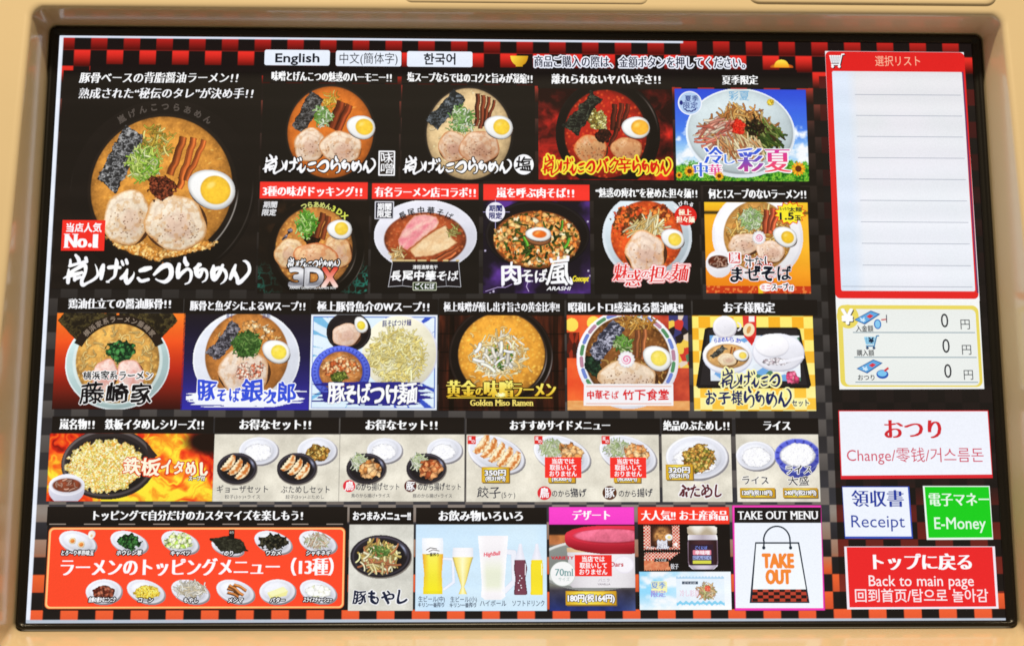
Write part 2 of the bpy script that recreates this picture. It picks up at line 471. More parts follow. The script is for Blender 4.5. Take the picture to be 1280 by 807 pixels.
# ------------------------------------------------------------------ buttons and panels on the screen
class Tile:
    def __init__(s, name, label, head, pic, paint=None, hcol=(27, 22, 20), pcol=(24, 20, 18), pit=.7):
        A = [uv(*r[:2]) + uv(*r[2:]) for r in (head, pic) if r]
        x0 = min(a[0] for a in A); y0 = min(a[1] for a in A); x1 = max(a[2] for a in A); y1 = max(a[3] for a in A)
        cv = Cv(x0, y0, x1, y1, pit); cv.C[:] = pcol
        P = uv(*pic[:2]) + uv(*pic[2:]); s.P = P
        if head:
            H = A[0]; cv.put(cv.rect(*H), hcol)
            cv.M = ((cv.rect(*H) > -.4) | (cv.rect(*P) > -.4)).astype(float)
        if paint:
            tx = (cv.X - P[0]) / (P[2] - P[0]); ty = (cv.Y - P[1]) / (P[3] - P[1])
            cv.put(cv.rect(*P), np.clip(paint(cv.X, cv.Y, tx, ty), 0, 255), soft=.4)
        g = Geo(); g.canvas(cv); s.o = g.build(name, screen, .0004, label); s.z = .00045

    def up(s):
        s.z += .00003; return s.z

    def add(s, g, name, label=None):
        g.build(name, s.o, s.up(), label); return s

    def put(s, cv, name, clip=True):
        if clip: cv.clip(s.P)
        g = Geo().canvas(cv)
        if g.n: g.build(name, s.o, s.up())

    def head(s, t, x0, x1, y, h, w=.045, style='mincho', shear=0, col=(246, 246, 250), **k):
        s.add(Geo().text(t, x0, x1, y, h, col, w, style, shear=shear, **k), 'heading')

    # ---- food
    def bowl(s, x, y, rx, ry, soup, rim=None, seed=1, name='ramen_bowl', dots=40, oil=None, noodle=None, rimtex=None, contrast=.35, sh=.28, extra=None, si=None, clip=True, ang=0):
        """rim: list of (rx, ry, colour, dx, dy) from the outside in"""
        cx, cy = uv(x, y); rim = rim or []
        ex = max([rx + 1] + [q[0] + abs(q[3]) + 1 for q in rim]); ey = max([ry + 1] + [q[1] + abs(q[4]) + 1 for q in rim])
        if ang: ex = ey = max(ex, ey)
        cv = Cv(cx - ex, cy - ey, cx + ex, cy + ey, .6); cv.M[:] = 0; cv.C[:] = (rim[0][2] if rim else soup)
        for a, b, c, dx, dy in rim:
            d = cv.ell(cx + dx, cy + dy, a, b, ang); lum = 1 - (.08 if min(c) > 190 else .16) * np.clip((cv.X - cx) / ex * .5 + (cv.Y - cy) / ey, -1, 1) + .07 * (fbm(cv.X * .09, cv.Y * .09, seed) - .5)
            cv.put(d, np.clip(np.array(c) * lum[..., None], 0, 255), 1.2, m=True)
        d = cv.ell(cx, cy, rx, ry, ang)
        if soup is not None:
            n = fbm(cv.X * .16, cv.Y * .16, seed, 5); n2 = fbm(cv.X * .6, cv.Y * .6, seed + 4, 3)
            base = np.array(soup, float) * (1 + contrast * (n - .5) + contrast * .45 * (n2 - .5) - sh * np.exp(-np.clip(d, 0, 99) / (min(rx, ry) * .12)))[..., None]  # shade along the rim is mixed into the soup colour
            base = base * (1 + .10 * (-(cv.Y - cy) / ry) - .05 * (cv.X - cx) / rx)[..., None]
            if oil is not None:
                f, e, r = vor(cv.X * .17, cv.Y * .17, seed + 3); base = mix(base, oil, np.clip(1.2 - f * 3.2, 0, .8) * (r > .5))
            cv.put(d, np.clip(base, 0, 255), 1.2, m=True)
            rnd = random.Random(seed)
            for k in range(dots):
                a = rnd.uniform(0, 6.3); q = math.sqrt(rnd.random()) * .95; X = cx + rx * q * math.cos(a); Y = cy + ry * q * math.sin(a)
                cv.put(cv.ell(X, Y, rnd.uniform(.5, 1.3), rnd.uniform(.4, .9), rnd.uniform(0, 180)), np.clip(np.array(soup) * rnd.choice([.62, .7, 1.25, 1.4]), 0, 255), .9, .6)
            for k in range(dots // 5):  # specular glints painted on the soup
                a = rnd.uniform(0, 6.3); q = math.sqrt(rnd.random()) * .92; X = cx + rx * q * math.cos(a); Y = cy + ry * q * math.sin(a)
                cv.put(cv.ell(X, Y, rnd.uniform(1, 2.6), rnd.uniform(.4, .8), rnd.uniform(-40, 20)), np.clip(np.array(soup) * 1.2 + 50, 0, 255), 1.2, .6)
            if noodle:
                col, nn, sp = noodle
                for k in range(nn):
                    a = rnd.uniform(0, 6.3); q = math.sqrt(rnd.random()) * .9; X = cx + rx * q * math.cos(a); Y = cy + ry * q * math.sin(a)
                    L = rnd.uniform(4, sp); b = rnd.uniform(0, 6.3); e = b + rnd.uniform(-1.6, 1.6)
                    p = bez((X, Y), (X + L * .5 * math.cos(b), Y + L * .5 * math.sin(b)), (X + L * math.cos(e), Y + L * math.sin(e)))
                    p = p[[((u - cx) / rx) ** 2 + ((v - cy) / ry) ** 2 < .93 for u, v in p]]
                    if len(p) > 2:
                        cv.stroke(p + (.5, .8), 2.2, np.array(col) * .6, a=.4); cv.stroke(p, rnd.uniform(1.3, 2.2), np.clip(np.array(col) * rnd.uniform(.8, 1.12), 0, 255))  # darker copy painted below each noodle as its shadow
        if extra: extra(cv, cx, cy)
        s.put(cv, name, clip); return s

    def egg(s, x, y, rx, ry, ang=20, yo=(4, 0), yr=None, yolk=(243, 190, 62), white=(240, 240, 238), name='boiled_egg'):
        cx, cy = uv(x, y); e = max(rx, ry) + 1; cv = Cv(cx - e, cy - e, cx + e, cy + e, .45)
        c, n = math.cos(R_(ang)), math.sin(R_(ang)); dx = cv.X - cx; dy = cv.Y - cy
        u = (dx * c + dy * n) / rx; v = (-dx * n + dy * c) / ry
        v = v * (1 - .13 * u); d = (1 - np.hypot(u, v)) * min(rx, ry)
        cv.M = (d > -.2).astype(float)
        cv.C[:] = mix(np.array(white) * .70, white, np.clip(d / (min(rx, ry) * .16), 0, 1) ** .7)
        cv.C *= (1 - .07 * np.clip(v, -1, 1) - .05 * u)[..., None]
        yr = yr or (rx * .53, ry * .64); d2 = cv.ell(cx + yo[0], cy + yo[1], yr[0], yr[1], ang)
        t = fbm(cv.X * .35, cv.Y * .35, 7)
        cv.put(d2, np.clip(np.array(yolk) * (1.02 + .16 * (t - .5) - .14 * np.exp(-np.clip(d2, 0, 99) / 1.5))[..., None], 0, 255), 1.3)
        cv.put(cv.ell(cx + yo[0] - yr[0] * .3, cy + yo[1] - yr[1] * .35, yr[0] * .28, yr[1] * .2, -30), (255, 232, 150), 3, .6)  # glossy highlight painted on the yolk
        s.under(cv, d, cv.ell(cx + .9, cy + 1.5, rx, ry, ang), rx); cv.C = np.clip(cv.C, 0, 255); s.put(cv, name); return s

    def pork(s, x, y, rx, ry, ang=0, col=(226, 200, 176), edge=(176, 116, 72), seed=1, core=(206, 164, 142), pepper=26, swirl=1, wob=.06, name='pork_slice'):
        cx, cy = uv(x, y); e = max(rx, ry) * 1.12 + 1; cv = Cv(cx - e, cy - e, cx + e, cy + e, .5)
        c, n = math.cos(R_(ang)), math.sin(R_(ang)); dx = cv.X - cx; dy = cv.Y - cy
        u = (dx * c + dy * n) / rx; v = (-dx * n + dy * c) / ry; th = np.arctan2(v, u)
        r = np.hypot(u, v) / (1 + wob * np.sin(2 * th + seed) + wob * .6 * np.sin(5 * th + seed * 2.1) + wob * .5 * (vn(th * 2 + 9, th * 0 + seed, seed) - .5))
        d = (1 - r) * min(rx, ry); cv.M = (d > -.2).astype(float)
        n1 = fbm(cv.X * .13, cv.Y * .13, seed, 5); n2 = fbm(cv.X * .5, cv.Y * .5, seed + 2, 3)
        base = np.array(col, float) * (1 + .2 * (n1 - .5) + .14 * (n2 - .5))[..., None]
        k = np.clip((.62 - np.hypot(u - .1, v - .18)) * 3 + (n1 - .5) * 2.4, 0, 1); base = mix(base, core, k * .75)
        sp = np.abs(((r * 2.6 + th / 6.283 * swirl + .35 * (n1 - .5) * 2) % 1) - .5); base = mix(base, np.array(core) * .84, np.clip(1 - sp * 5, 0, 1) * .35 * (r < .8) * swirl)
        base = mix(base, edge, np.clip((fbm(cv.X * .2 + 7, cv.Y * .2, seed + 9) - .52) * 3.5, 0, .42) * (r > .3))
        base = mix(edge, base, np.clip(d / (min(rx, ry) * .10) + (n1 - .5) * 1.2, 0, 1))
        base = mix(base, (252, 240, 224), .35 * np.clip(1 - np.hypot(u + .25, v + .45) * 2.2, 0, 1) * np.clip((n2 - .35) * 4, 0, 1))  # soft highlight painted on the slice
        cv.C = base * (1 + .07 * (-v) - .04 * u)[..., None]
        rnd = random.Random(seed)
        for i in range(pepper):
            a = rnd.uniform(0, 6.3); q = math.sqrt(rnd.random()) * .85; X = cx + rx * q * math.cos(a); Y = cy + ry * (.25 + q * .7 * math.sin(a))
            cv.put(cv.ell(X, Y, rnd.uniform(.4, .9), rnd.uniform(.4, .7)), (88, 52, 38), .8, .85)
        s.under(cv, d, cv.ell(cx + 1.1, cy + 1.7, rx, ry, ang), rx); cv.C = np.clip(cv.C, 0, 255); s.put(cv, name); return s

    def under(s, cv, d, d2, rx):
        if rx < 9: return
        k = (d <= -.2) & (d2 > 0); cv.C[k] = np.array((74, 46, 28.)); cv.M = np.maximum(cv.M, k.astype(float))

    def nori(s, quad, dark=(34, 34, 36), light=(172, 172, 172), seed=1, k=.55, name='seaweed_sheet', sc=.2, rough=6):
        q = [uv(*p) for p in quad]; xs = [p[0] for p in q]; ys = [p[1] for p in q]
        cv = Cv(min(xs) - 2, min(ys) - 2, max(xs) + 2, max(ys) + 2, .5)
        d = cv.poly(q) + rough * (fbm(cv.X * .16, cv.Y * .16, seed, 3) - .5); cv.M = (d > 0).astype(float)
        n = fbm(cv.X * sc, cv.Y * sc, seed, 4); rg = 1 - np.abs(2 * fbm(cv.X * sc * 1.3 + 3 * n, cv.Y * sc * 1.3, seed + 5, 4) - 1) * 2.2
        t = np.clip(rg, 0, 1) ** 2 * .8 + np.clip((n - .45) * 2.2, 0, 1) * .5  # crinkle highlights, mixed into the sheet colour
        sp = fbm(cv.X * 1.1, cv.Y * 1.1, seed + 8, 2)
        cv.C = mix(dark, light, np.clip((t - .22) * k * 2.1 + (sp - .5) * .5, 0, 1)); cv.C *= np.clip(.75 + d / 4, .7, 1)[..., None]
        s.put(cv, name); return s

    def sticks(s, L, col=(150, 84, 44), name='bamboo_shoots', seed=1):
        P = [(uv(a, b), uv(c, d), w) for a, b, c, d, w in L]; xs = [q[i][0] for q in P for i in (0, 1)]; ys = [q[i][1] for q in P for i in (0, 1)]
        cv = Cv(min(xs) - 8, min(ys) - 8, max(xs) + 8, max(ys) + 8, .5); cv.M[:] = 0
        rnd = random.Random(seed)
        for (ax, ay), (bx, by), wd in P:
            dx, dy = bx - ax, by - ay; L_ = math.hypot(dx, dy); ux, uy = dx / L_, dy / L_
            t = (cv.X - ax) * ux + (cv.Y - ay) * uy; v = -(cv.X - ax) * uy + (cv.Y - ay) * ux + 1.2 * (vn(t * .12, t * 0, seed) - .5) * 2
            d = np.minimum(np.minimum(t, L_ - t), wd / 2 - np.abs(v)); f = v / (wd / 2)
            st = fbm(t * .05, v * 1.1 + seed, seed + int(ax), 3)
            c = np.array(col, float) * (.92 + .55 * (st - .5) + .38 * np.exp(-((f + .35) / .3) ** 2) - .35 * np.clip(f, 0, 1))[..., None] * rnd.uniform(.88, 1.12)
            cv.put(d + .6, np.array(col) * .35, 1.2, .8, m=False); cv.put(d, np.clip(c, 0, 255), .8, m=True)  # dark surround painted as the shadow between sticks
        cv.C = np.clip(cv.C, 0, 255); s.put(cv, name); return s

    def heap(s, name, x, y, rx, ry, n, L, wd, cols, seed=1, under=None, curl=1.5, ang=None, core=.6, sh=.45):
        cx, cy = uv(x, y); e = L * .8 + 2; cv = Cv(cx - rx - e, cy - ry - e, cx + rx + e, cy + ry + e, .5); cv.M[:] = 0
        if under is not None:
            d = cv.ell(cx, cy, rx * .9, ry * .9) + 5 * (fbm(cv.X * .2, cv.Y * .2, seed) - .5); cv.put(d, np.array(under) * (.8 + .5 * fbm(cv.X * .4, cv.Y * .4, seed))[..., None], 1, m=True)
        rnd = random.Random(seed)
        for k in range(n):
            a = rnd.uniform(0, 6.3); q = math.sqrt(rnd.random()) * (1 if k > n * .3 else core); X = cx + rx * q * math.cos(a); Y = cy + ry * q * math.sin(a)
            l = L * rnd.uniform(.6, 1.2); b = rnd.uniform(0, 6.3) if ang is None else R_(ang + rnd.uniform(-30, 30)); f = b + rnd.uniform(-curl, curl)
            p = bez((X - l / 2 * math.cos(b), Y - l / 2 * math.sin(b)), (X, Y), (X + l / 2 * math.cos(f), Y + l / 2 * math.sin(f)))
            ww = wd * rnd.uniform(.75, 1.25); c = np.array(rnd.choice(cols), float)
            cv.stroke(p + (.4, .9), ww, c * .55, a=.45 if wd > 1.5 else .15, shade=0); cv.stroke(p, ww, np.clip(c * rnd.uniform(.85, 1.12), 0, 255), m=True, shade=sh)  # each strand's shadow is painted first, as a darker shifted copy
        s.put(cv, name); return s

    def chunks(s, name, x, y, rx, ry, palette, sc=.25, seed=1, rough=.25, ang=0, dark=.45, clip=True, flat=0):
        cx, cy = uv(x, y); e = max(rx, ry) * 1.15; cv = Cv(cx - e, cy - e, cx + e, cy + e, .5)
        th = np.arctan2((cv.Y - cy) / ry, (cv.X - cx) / rx)
        d = cv.ell(cx, cy, rx, ry, ang) + rough * min(rx, ry) * (fbm(cv.X * .22, cv.Y * .22, seed + 1, 3) - .5) * 2; cv.M = (d > 0).astype(float)
        wx = cv.X + 3 * (fbm(cv.X * .2, cv.Y * .2, seed + 2) - .5); wy = cv.Y + 3 * (fbm(cv.X * .2, cv.Y * .2, seed + 3) - .5)
        f, ed, r = vor(wx * sc, wy * sc, seed); f2, e2, r2 = vor(wx * sc * 2.1, wy * sc * 2.1, seed + 11)
        c = pal(r, palette); c2 = pal(r2, palette); c = mix(c, c2, (r2 > .62) * .85)
        lum = (1.16 - dark * 1.15 * np.clip(f, 0, 1) ** 1.3) * (1 - min(1, dark * 2.2) * (1 - np.clip(.45 + ed * 3.2, 0, 1) ** .55))
        off = fbm(cv.X * .8, cv.Y * .8, seed + 6, 2)
        cv.C = np.clip(c * (lum * (.85 + .34 * off) * np.clip(.72 + d / 6, 0, 1.02))[..., None], 0, 255)
        s.put(cv, name, clip); return s


# ================================================================== the machine casing
def rloop(corners, r, n=9):
    """rounded loop through four 3-D corners (top left, top right, bottom right, bottom left)"""
    c = [np.array(q, float) for q in corners]; out = []
    for i in range(4):
        p, a, b = c[i], c[i - 1], c[(i + 1) % 4]
        ua = (a - p) / np.linalg.norm(a - p); ub = (b - p) / np.linalg.norm(b - p)
        for k in range(n):
            t = k / (n - 1) * math.pi / 2
            out.append(p + ua * r * (1 - math.sin(t)) + ub * r * (1 - math.cos(t)))
        L = np.linalg.norm(b - p)
        for k in range(1, 12): out.append(p + ub * (r + (L - 2 * r) * k / 12))
    return np.array(out)


def U3(x, y, z): return unproj(np.array(float(x)), np.array(float(y)), z)


def loft(name, loops, mat, parent, base, cap=False, smooth=True, flip=False):
    n = len(loops[0]); V = np.concatenate(loops); F = []
    i = np.arange(n); j = (i + 1) % n
    for k in range(len(loops) - 1):
        q = np.stack([k * n + i, k * n + j, (k + 1) * n + j, (k + 1) * n + i], -1); F.append(q[:, ::-1] if flip else q)
    if cap:
        V = np.concatenate([V, loops[-1].mean(0)[None]]); m = len(V) - 1; b = (len(loops) - 1) * n
        t = np.stack([b + i, b + j, np.full(n, m)], -1); F.append(t[:, ::-1] if flip else t)
    return mesh_obj(name, V, F, mat, parent, smooth=smooth, base=base)


ZT, ZB = .027, .062
B4 = [U3(62.7, 32.5, .003), U3(1226.8, 43.4, .003), U3(1273.5, 782.5, .003), U3(17.7, 786.5, .003)]
inn = [b + np.array(o) for b, o in zip(B4, ((-.0006, .0006, 0), (.0006, .0006, 0), (.0006, -.0006, 0), (-.0006, -.0006, 0)))]
rim = [U3(38.5, 8.5, ZT), U3(1253.5, 19, ZT), U3(1336, 862, ZB), U3(-44, 868, ZB)]
A_ = rloop(inn, .004); Bm = rloop(rim, .007)
cen = np.mean(rim, 0)
out4 = [rim[0] + (-.16, .17, 0), rim[1] + (.16, .17, 0), rim[2] + (.16, -.12, 0), rim[3] + (-.16, -.12, 0)]
slz = (ZT - ZB) / (rim[0][1] - rim[3][1])
out4 = [np.array([p[0], p[1], ZT + slz * (p[1] - rim[0][1])]) for p in out4]
Co = rloop(out4, .02)


def toward(p, q, d):
    v = q - p; return p + v / np.linalg.norm(v, axis=1)[:, None] * d


S_ = toward(Bm, A_, .0035); E_ = toward(Bm, Co, .0045)
deep = A_ - (0, 0, .012)
loops = [deep, A_ - (0, 0, .004), A_ + (S_ - A_) * .02]
loops += [A_ + (S_ - A_) * t for t in (.2, .4, .6, .8)]
for t in np.linspace(0, 1, 9): loops.append((1 - t) ** 2 * S_ + 2 * t * (1 - t) * Bm + t * t * E_)
loops += [E_ + (Co - E_) * t for t in (.1, .3, .6, .93, 1)]
e2 = Co + (Co - cen) * .01 - (0, 0, .012); e3 = e2 - (0, 0, .12)
loops += [e2, e3]
loft("casing", loops, CREAM, machine, MB0, flip=True)


def facez(y): return ZT + slz * (y - rim[0][1])


def face_pt(x, y):
    """photo pixel -> casing front face"""
    z = ZT
    for _ in range(12):
        p = U3(x, y, z); z = facez(p[1])
    return p


def face_panel(x0, x1, y1, r, up, name, mat, inset=None):
    p0, p1 = face_pt(x0, y1), face_pt(x1, y1 + .009 * (x1 - x0)); hy = .05
    def q(dx, h):
        c = [(p0[0] + dx, p0[1] + hy), (p1[0] - dx, p1[1] + hy), (p1[0] - dx, p1[1] + dx), (p0[0] + dx, p0[1] + dx)]
        return rloop([np.array([a, b, facez(b) + h]) for a, b in c], r)
    return loft(name, [q(-.0006, -.001), q(0, up * .6), q(.0008, up), q(.003, up)] + ([q(.0036, up - .0006), q(.0042, -.0002)] if inset else []), mat, machine, MB0, cap=True, flip=True), q


face_panel(505, 810, 2.5, .004, .0006, "access_flap", CREAM)
_, qf = face_panel(935, 1246, 4.2, .006, .0012, "window_frame", CREAM, inset=True)
loft("window_pane", [qf(.0042, .0003), qf(.006, .0004)], GLASS, machine, MB0, cap=True, flip=True)

# ================================================================== the screen: black frame and lit background
act = [U3(75.2, 45.2, 0), U3(1213.4, 55.6, 0), U3(1256.6, 775.4, 0), U3(32.9, 778, 0)]


def off(c, d, z):
    s = ((-d, d, 0), (d, d, 0), (d, -d, 0), (-d, -d, 0)); return [np.array([p[0] + o[0], p[1] + o[1], z]) for p, o in zip(c, s)]


fl = [rloop(off(B4, 0, -.006), .0032), rloop(off(B4, 0, .0018), .0032), rloop(off(B4, -.0004, .0026), .003), rloop(off(B4, -.0010, .003), .0028),
      rloop(off(B4, -.0022, .0028), .002), rloop(off(B4, -.0026, .0020), .002), rloop(off(B4, -.003, .0018), .002), rloop(off(act, .0010, .0014), .001), rloop(off(act, .0002, .0007), .0004), rloop(off(act, .0001, -.001), .0004)]
loft("bezel", fl, BLACK, screen, TB0, smooth=True, flip=True)

a = [uv(75.2, 45.2), uv(1213.4, 55.6), uv(1256.6, 775.4), uv(32.9, 778)]
bx = (min(a[0][0], a[3][0]) - 1, min(a[0][1], a[1][1]) - 1, max(a[1][0], a[2][0]) + 1, max(a[2][1], a[3][1]) + 1)
cv = Cv(*bx, .85)
col = np.floor((cv.X - 95) / 21.2); fx = (cv.X - 95) / 21.2 - col
rw = (cv.Y - 47) / 20.1 - 3e-6 * (cv.Y - 47) ** 2; row = np.floor(rw); fy = rw - row
odd = ((col + row) % 2 == 0)
hot = ramp(cv.Y, [(46, (230, 50, 44)), (95, (230, 54, 42)), (118, (120, 56, 46)), (160, (62, 44, 40)), (230, (44, 36, 33)), (360, (56, 52, 50)), (450, (78, 74, 72)), (600, (98, 93, 90)), (640, (140, 130, 122)), (690, (160, 122, 102)), (712, (230, 100, 52)), (780, (232, 92, 54))])
cold = ramp(cv.Y, [(46, (30, 23, 22)), (300, (27, 22, 20)), (420, (38, 35, 34)), (560, (50, 48, 50)), (640, (58, 58, 64)), (690, (34, 30, 32)), (780, (28, 24, 23))])
g_ = np.interp(cv.Y, [46, 118, 200, 700, 720, 780], [.58, .75, .3, .12, .18, .12])
hot = hot * (1 - g_ * np.clip(fy, 0, 1) ** 1.4)[..., None]
rt = (cv.X > 1036) & (cv.Y > 92)
hot = np.where((rt & (cv.Y < 742))[..., None], ramp(cv.Y, [(90, (88, 26, 24)), (200, (50, 22, 22)), (360, (30, 25, 24)), (600, (36, 28, 27)), (640, (92, 32, 28)), (745, (120, 44, 34))]), hot)
cold = np.where(rt[..., None], (27, 23, 22), cold)
ed = np.minimum(np.minimum(fx, 1 - fx), np.minimum(fy, 1 - fy)) * 21
k = np.where(odd, np.clip(.5 + ed / .9, 0, 1), np.clip(.5 - ed / .9, 0, 1))
hot = hot * np.where((cv.Y < 66) & (row == 0), .84, 1)[..., None]
k = np.where((cv.Y > 84.5) & (cv.Y < 97) & (cv.X > 96) & (cv.X < 1008), 0, k)
cv.C = mix(cold, hot, k)
mid = np.clip(1 - np.abs(cv.X - 200) / 130, 0, 1) * np.clip((cv.Y - 120) / 30, 0, 1) * np.clip((362 - cv.Y) / 30, 0, 1)
cv.C = cv.C * (1 - mid * .5)[..., None] + np.array((27, 22, 19)) * (mid * .5)[..., None]
L0 = a[0][0]; T0 = a[0][1]; B0_ = a[2][1]
cv.put(np.minimum(L0 + 4.4 - cv.X + (cv.Y - 45) * 0, 9), (226, 233, 248), .8)
cv.put(np.minimum(T0 + 1.9 - cv.Y + 0 * cv.X, 862 - cv.X), (214, 222, 240), .8)
cv.put(cv.Y - (B0_ - 3.6) + 0 * cv.X, (176, 186, 200), 1)
g = Geo().canvas(cv); g.build("background_picture", screen, .0002)


# ================================================================== language buttons, notice
def flat(name, label, x0, y0, x1, y1, r, col, z=.0004):
    g = Geo(); g.rrect(x0, y0, x1, y1, r, col); o = g.build(name, screen, z, label); return o


INK = (34, 36, 44)
for x0, y0, x1, y1, t, tx0, tx1, h, st, wd, lb in ((331, 62.3, 412, 82.3, "English", 344.5, 399, 13.5, 'goth', .035, "white language button lettered English"),
                                                  (420, 63.4, 501.5, 83.4, "中文(簡体字)", 424.5, 497, 13, 'goth', 0, "white language button lettered in Chinese"),
                                                  (509, 64.2, 590.5, 84.2, "한국어", 530, 569, 13.5, 'goth', .03, "white language button lettered in Korean")):
    o = flat("language_button", lb, x0, y0, x1, y1, 2.6, (226, 234, 250))
    Geo().text(t, tx0, tx1, (y0 + y1) / 2, h, INK, wd, st).build("button_text", o, .0005)
g = Geo(); g.text("商品ご購入の際は、金額ボタンを押してください。", 668, 931, 77.2, 13.5, (38, 40, 62), .02, 'mincho', out=[(1.7, (232, 236, 250))], y1=79)
g.build("notice_banner", screen, .0005, "navy on white line of Japanese writing across the top of the screen")
g = Geo()
cvb = Cv(*uv(636, 66), *uv(662, 86), .5); c0 = uv(649, 70)
d = np.minimum(cvb.ell(c0[0], c0[1], 11.5, 12.5), cvb.Y - c0[1]); d = np.maximum(d, cvb.rect(c0[0] - 4.5, c0[1] + 10, c0[0] + 4.5, c0[1] + 13.5))
cvb.C = mix((250, 214, 74), (196, 142, 32), (cvb.X - c0[0] + 10) / 24 + (cvb.Y - c0[1]) / 40); cvb.M = (d > 0).astype(float)
g.canvas(cvb).build("bowl_icon", screen, .0005)
cvb = Cv(*uv(958, 68), *uv(1000, 92), .5); c0 = uv(977, 83)
d = np.minimum(cvb.ell(c0[0], c0[1], 9.5, 8.5), c0[1] + 1.5 - cvb.Y); d2 = np.minimum(cvb.ell(c0[0], c0[1] + 1, 17, 5.2), c0[1] + 3 - cvb.Y)
cvb.C = mix((150, 60, 26), (240, 140, 40), d2 / 3); cvb.put(d, mix((250, 225, 80), (238, 150, 36), (cvb.Y - c0[1] + 8) / 10)); cvb.M = (np.maximum(d, d2 - .6) > 0).astype(float)
Geo().canvas(cvb).build("sun_icon", screen, .0005)

# ================================================================== row of noodle dishes
WHT = (246, 246, 250)


# the brushed shop lettering, stroke by stroke: (x, y, width)
BR_A = [[(110, 100, 26), (113, 165, 42)], [(105, 178, 40), (200, 152, 38), (310, 122, 46)], [(175, 42, 34), (214, 90, 50), (225, 140, 40)], [(308, 78, 46), (325, 125, 34)],
        [(95, 222, 22), (96, 300, 50), (95, 388, 48)], [(100, 275, 42), (200, 212, 46), (296, 168, 50), (312, 250, 42), (272, 360, 46), (288, 418, 50), (345, 394, 34), (430, 345, 38), (474, 290, 38), (456, 210, 20), (432, 156, 8)],
        [(120, 300, 56), (200, 282, 50), (268, 262, 40)], [(175, 290, 40), (180, 355, 46)], [(180, 345, 44), (250, 320, 40)], [(36, 336, 16), (90, 308, 38)],
        [(538, 168, 48), (524, 240, 72), (520, 338, 42)], [(612, 196, 50), (680, 190, 48), (756, 196, 36)], [(700, 88, 22), (710, 140, 56), (702, 230, 48), (690, 306, 38), (640, 350, 22), (600, 376, 16)], [(596, 376, 28), (622, 382, 20)], [(774, 115, 32), (794, 160, 36)], [(830, 97, 36), (846, 142, 40)],
        [(850, 222, 28), (828, 290, 60), (776, 332, 46)], [(826, 288, 58), (856, 388, 54), (914, 332, 42), (940, 276, 18), (936, 250, 6)],
        [(1018, 234, 46), (1080, 215, 68), (1148, 198, 46)], [(994, 330, 36), (1040, 366, 44), (1128, 346, 38)],
        [(1200, 282, 34), (1300, 186, 66), (1380, 166, 66), (1418, 222, 66), (1412, 310, 60), (1348, 372, 50), (1268, 362, 24), (1225, 340, 20)]]
BR_B = [[(1588, 68, 38), (1592, 112, 52), (1618, 152, 58)], [(1518, 152, 46), (1504, 230, 58), (1512, 312, 56)], [(1512, 312, 54), (1568, 252, 46), (1628, 212, 38), (1672, 242, 40), (1678, 312, 38), (1656, 376, 26), (1606, 402, 18)],
        [(1716, 204, 32), (1786, 156, 46)], [(1770, 150, 42), (1738, 240, 56), (1782, 304, 52), (1824, 226, 34)], [(1740, 270, 44), (1798, 214, 32), (1858, 222, 38), (1884, 282, 34), (1868, 346, 26), (1826, 376, 14)],
        [(1962, 170, 34), (1956, 260, 76), (1978, 344, 52), (2038, 262, 54), (2080, 160, 36)], [(1970, 220, 60), (2040, 196, 44), (2110, 232, 44), (2134, 302, 38), (2108, 362, 26), (2062, 400, 10)],
        [(2244, 158, 30), (2218, 240, 58), (2184, 330, 44)], [(2236, 260, 62), (2272, 320, 48), (2290, 382, 56), (2358, 332, 46), (2424, 242, 42), (2418, 160, 42), (2378, 112, 36), (2342, 104, 14)]]


def strokes(g, S, sx0, sx1, x0, x1, y, col, out=(), fat=1.0, tall=1.0):
    """brush strokes of S (source x from sx0 to sx1) laid between photo x0 and x1 around y"""
    p0, p1 = uv(x0, y), uv(x1, y); k = (p1[0] - p0[0]) / (sx1 - sx0)
    for r_, c in list(out) + [(0, col)]:
        layer = g.dz
        for st in S:
            P = np.array(st, float); n = len(P); Q = []
            E = np.vstack([2 * P[0] - P[1], P, 2 * P[-1] - P[-2]])
            for i in range(n - 1):
                a_, b_, c_, d_ = E[i:i + 4]
                for t in np.linspace(0, 1, 7)[(1 if i else 0):]: Q.append(.5 * (2 * b_ + (c_ - a_) * t + (2 * a_ - 5 * b_ + 4 * c_ - d_) * t * t + (3 * b_ - a_ - 3 * c_ + d_) * t ** 3))
            Q = np.array(Q); X = p0[0] + (Q[:, 0] - sx0) * k; Y = p0[1] + (Q[:, 1] - 237) * k * tall
            W = np.maximum(Q[:, 2] * k * fat * (.94 + .14 * vn(Q[:, 0] * .09, Q[:, 1] * .09, 4)), .25) / 2 + r_
            dx, dy = np.gradient(X), np.gradient(Y); L = np.hypot(dx, dy) + 1e-9; nx, ny = -dy / L * W, dx / L * W; m = len(X)
            V = np.concatenate([np.stack([X + nx, Y + ny], -1), np.stack([X - nx, Y - ny], -1)]); i = np.arange(m - 1)
            g.dz = layer; g.add(V, [np.stack([i, i + 1, m + i + 1, m + i], -1)], c)
            for j in range(0, m, 3 if m > 8 else 1):
                g.dz = layer; an = np.arange(12) * math.pi / 6; g.add(np.stack([X[j] + W[j] * np.cos(an), Y[j] + W[j] * np.sin(an)], -1), [np.array([(0, q, q + 1) for q in range(1, 11)])], c)
    return g


def logo(T, x0, x1, y, out=(), col=WHT, fat=1.0, tall=1.0):
    T.add(strokes(Geo(), BR_A + BR_B, 30, 2450, x0, x1, y, col, out, fat, tall), 'dish_name')


SC_G = [(166, 206, 80), (200, 220, 120), (126, 178, 58), (222, 232, 172), (190, 214, 100)]
SC_P = [(190, 214, 160), (226, 236, 210), (130, 180, 96), (166, 204, 126), (110, 156, 76)]

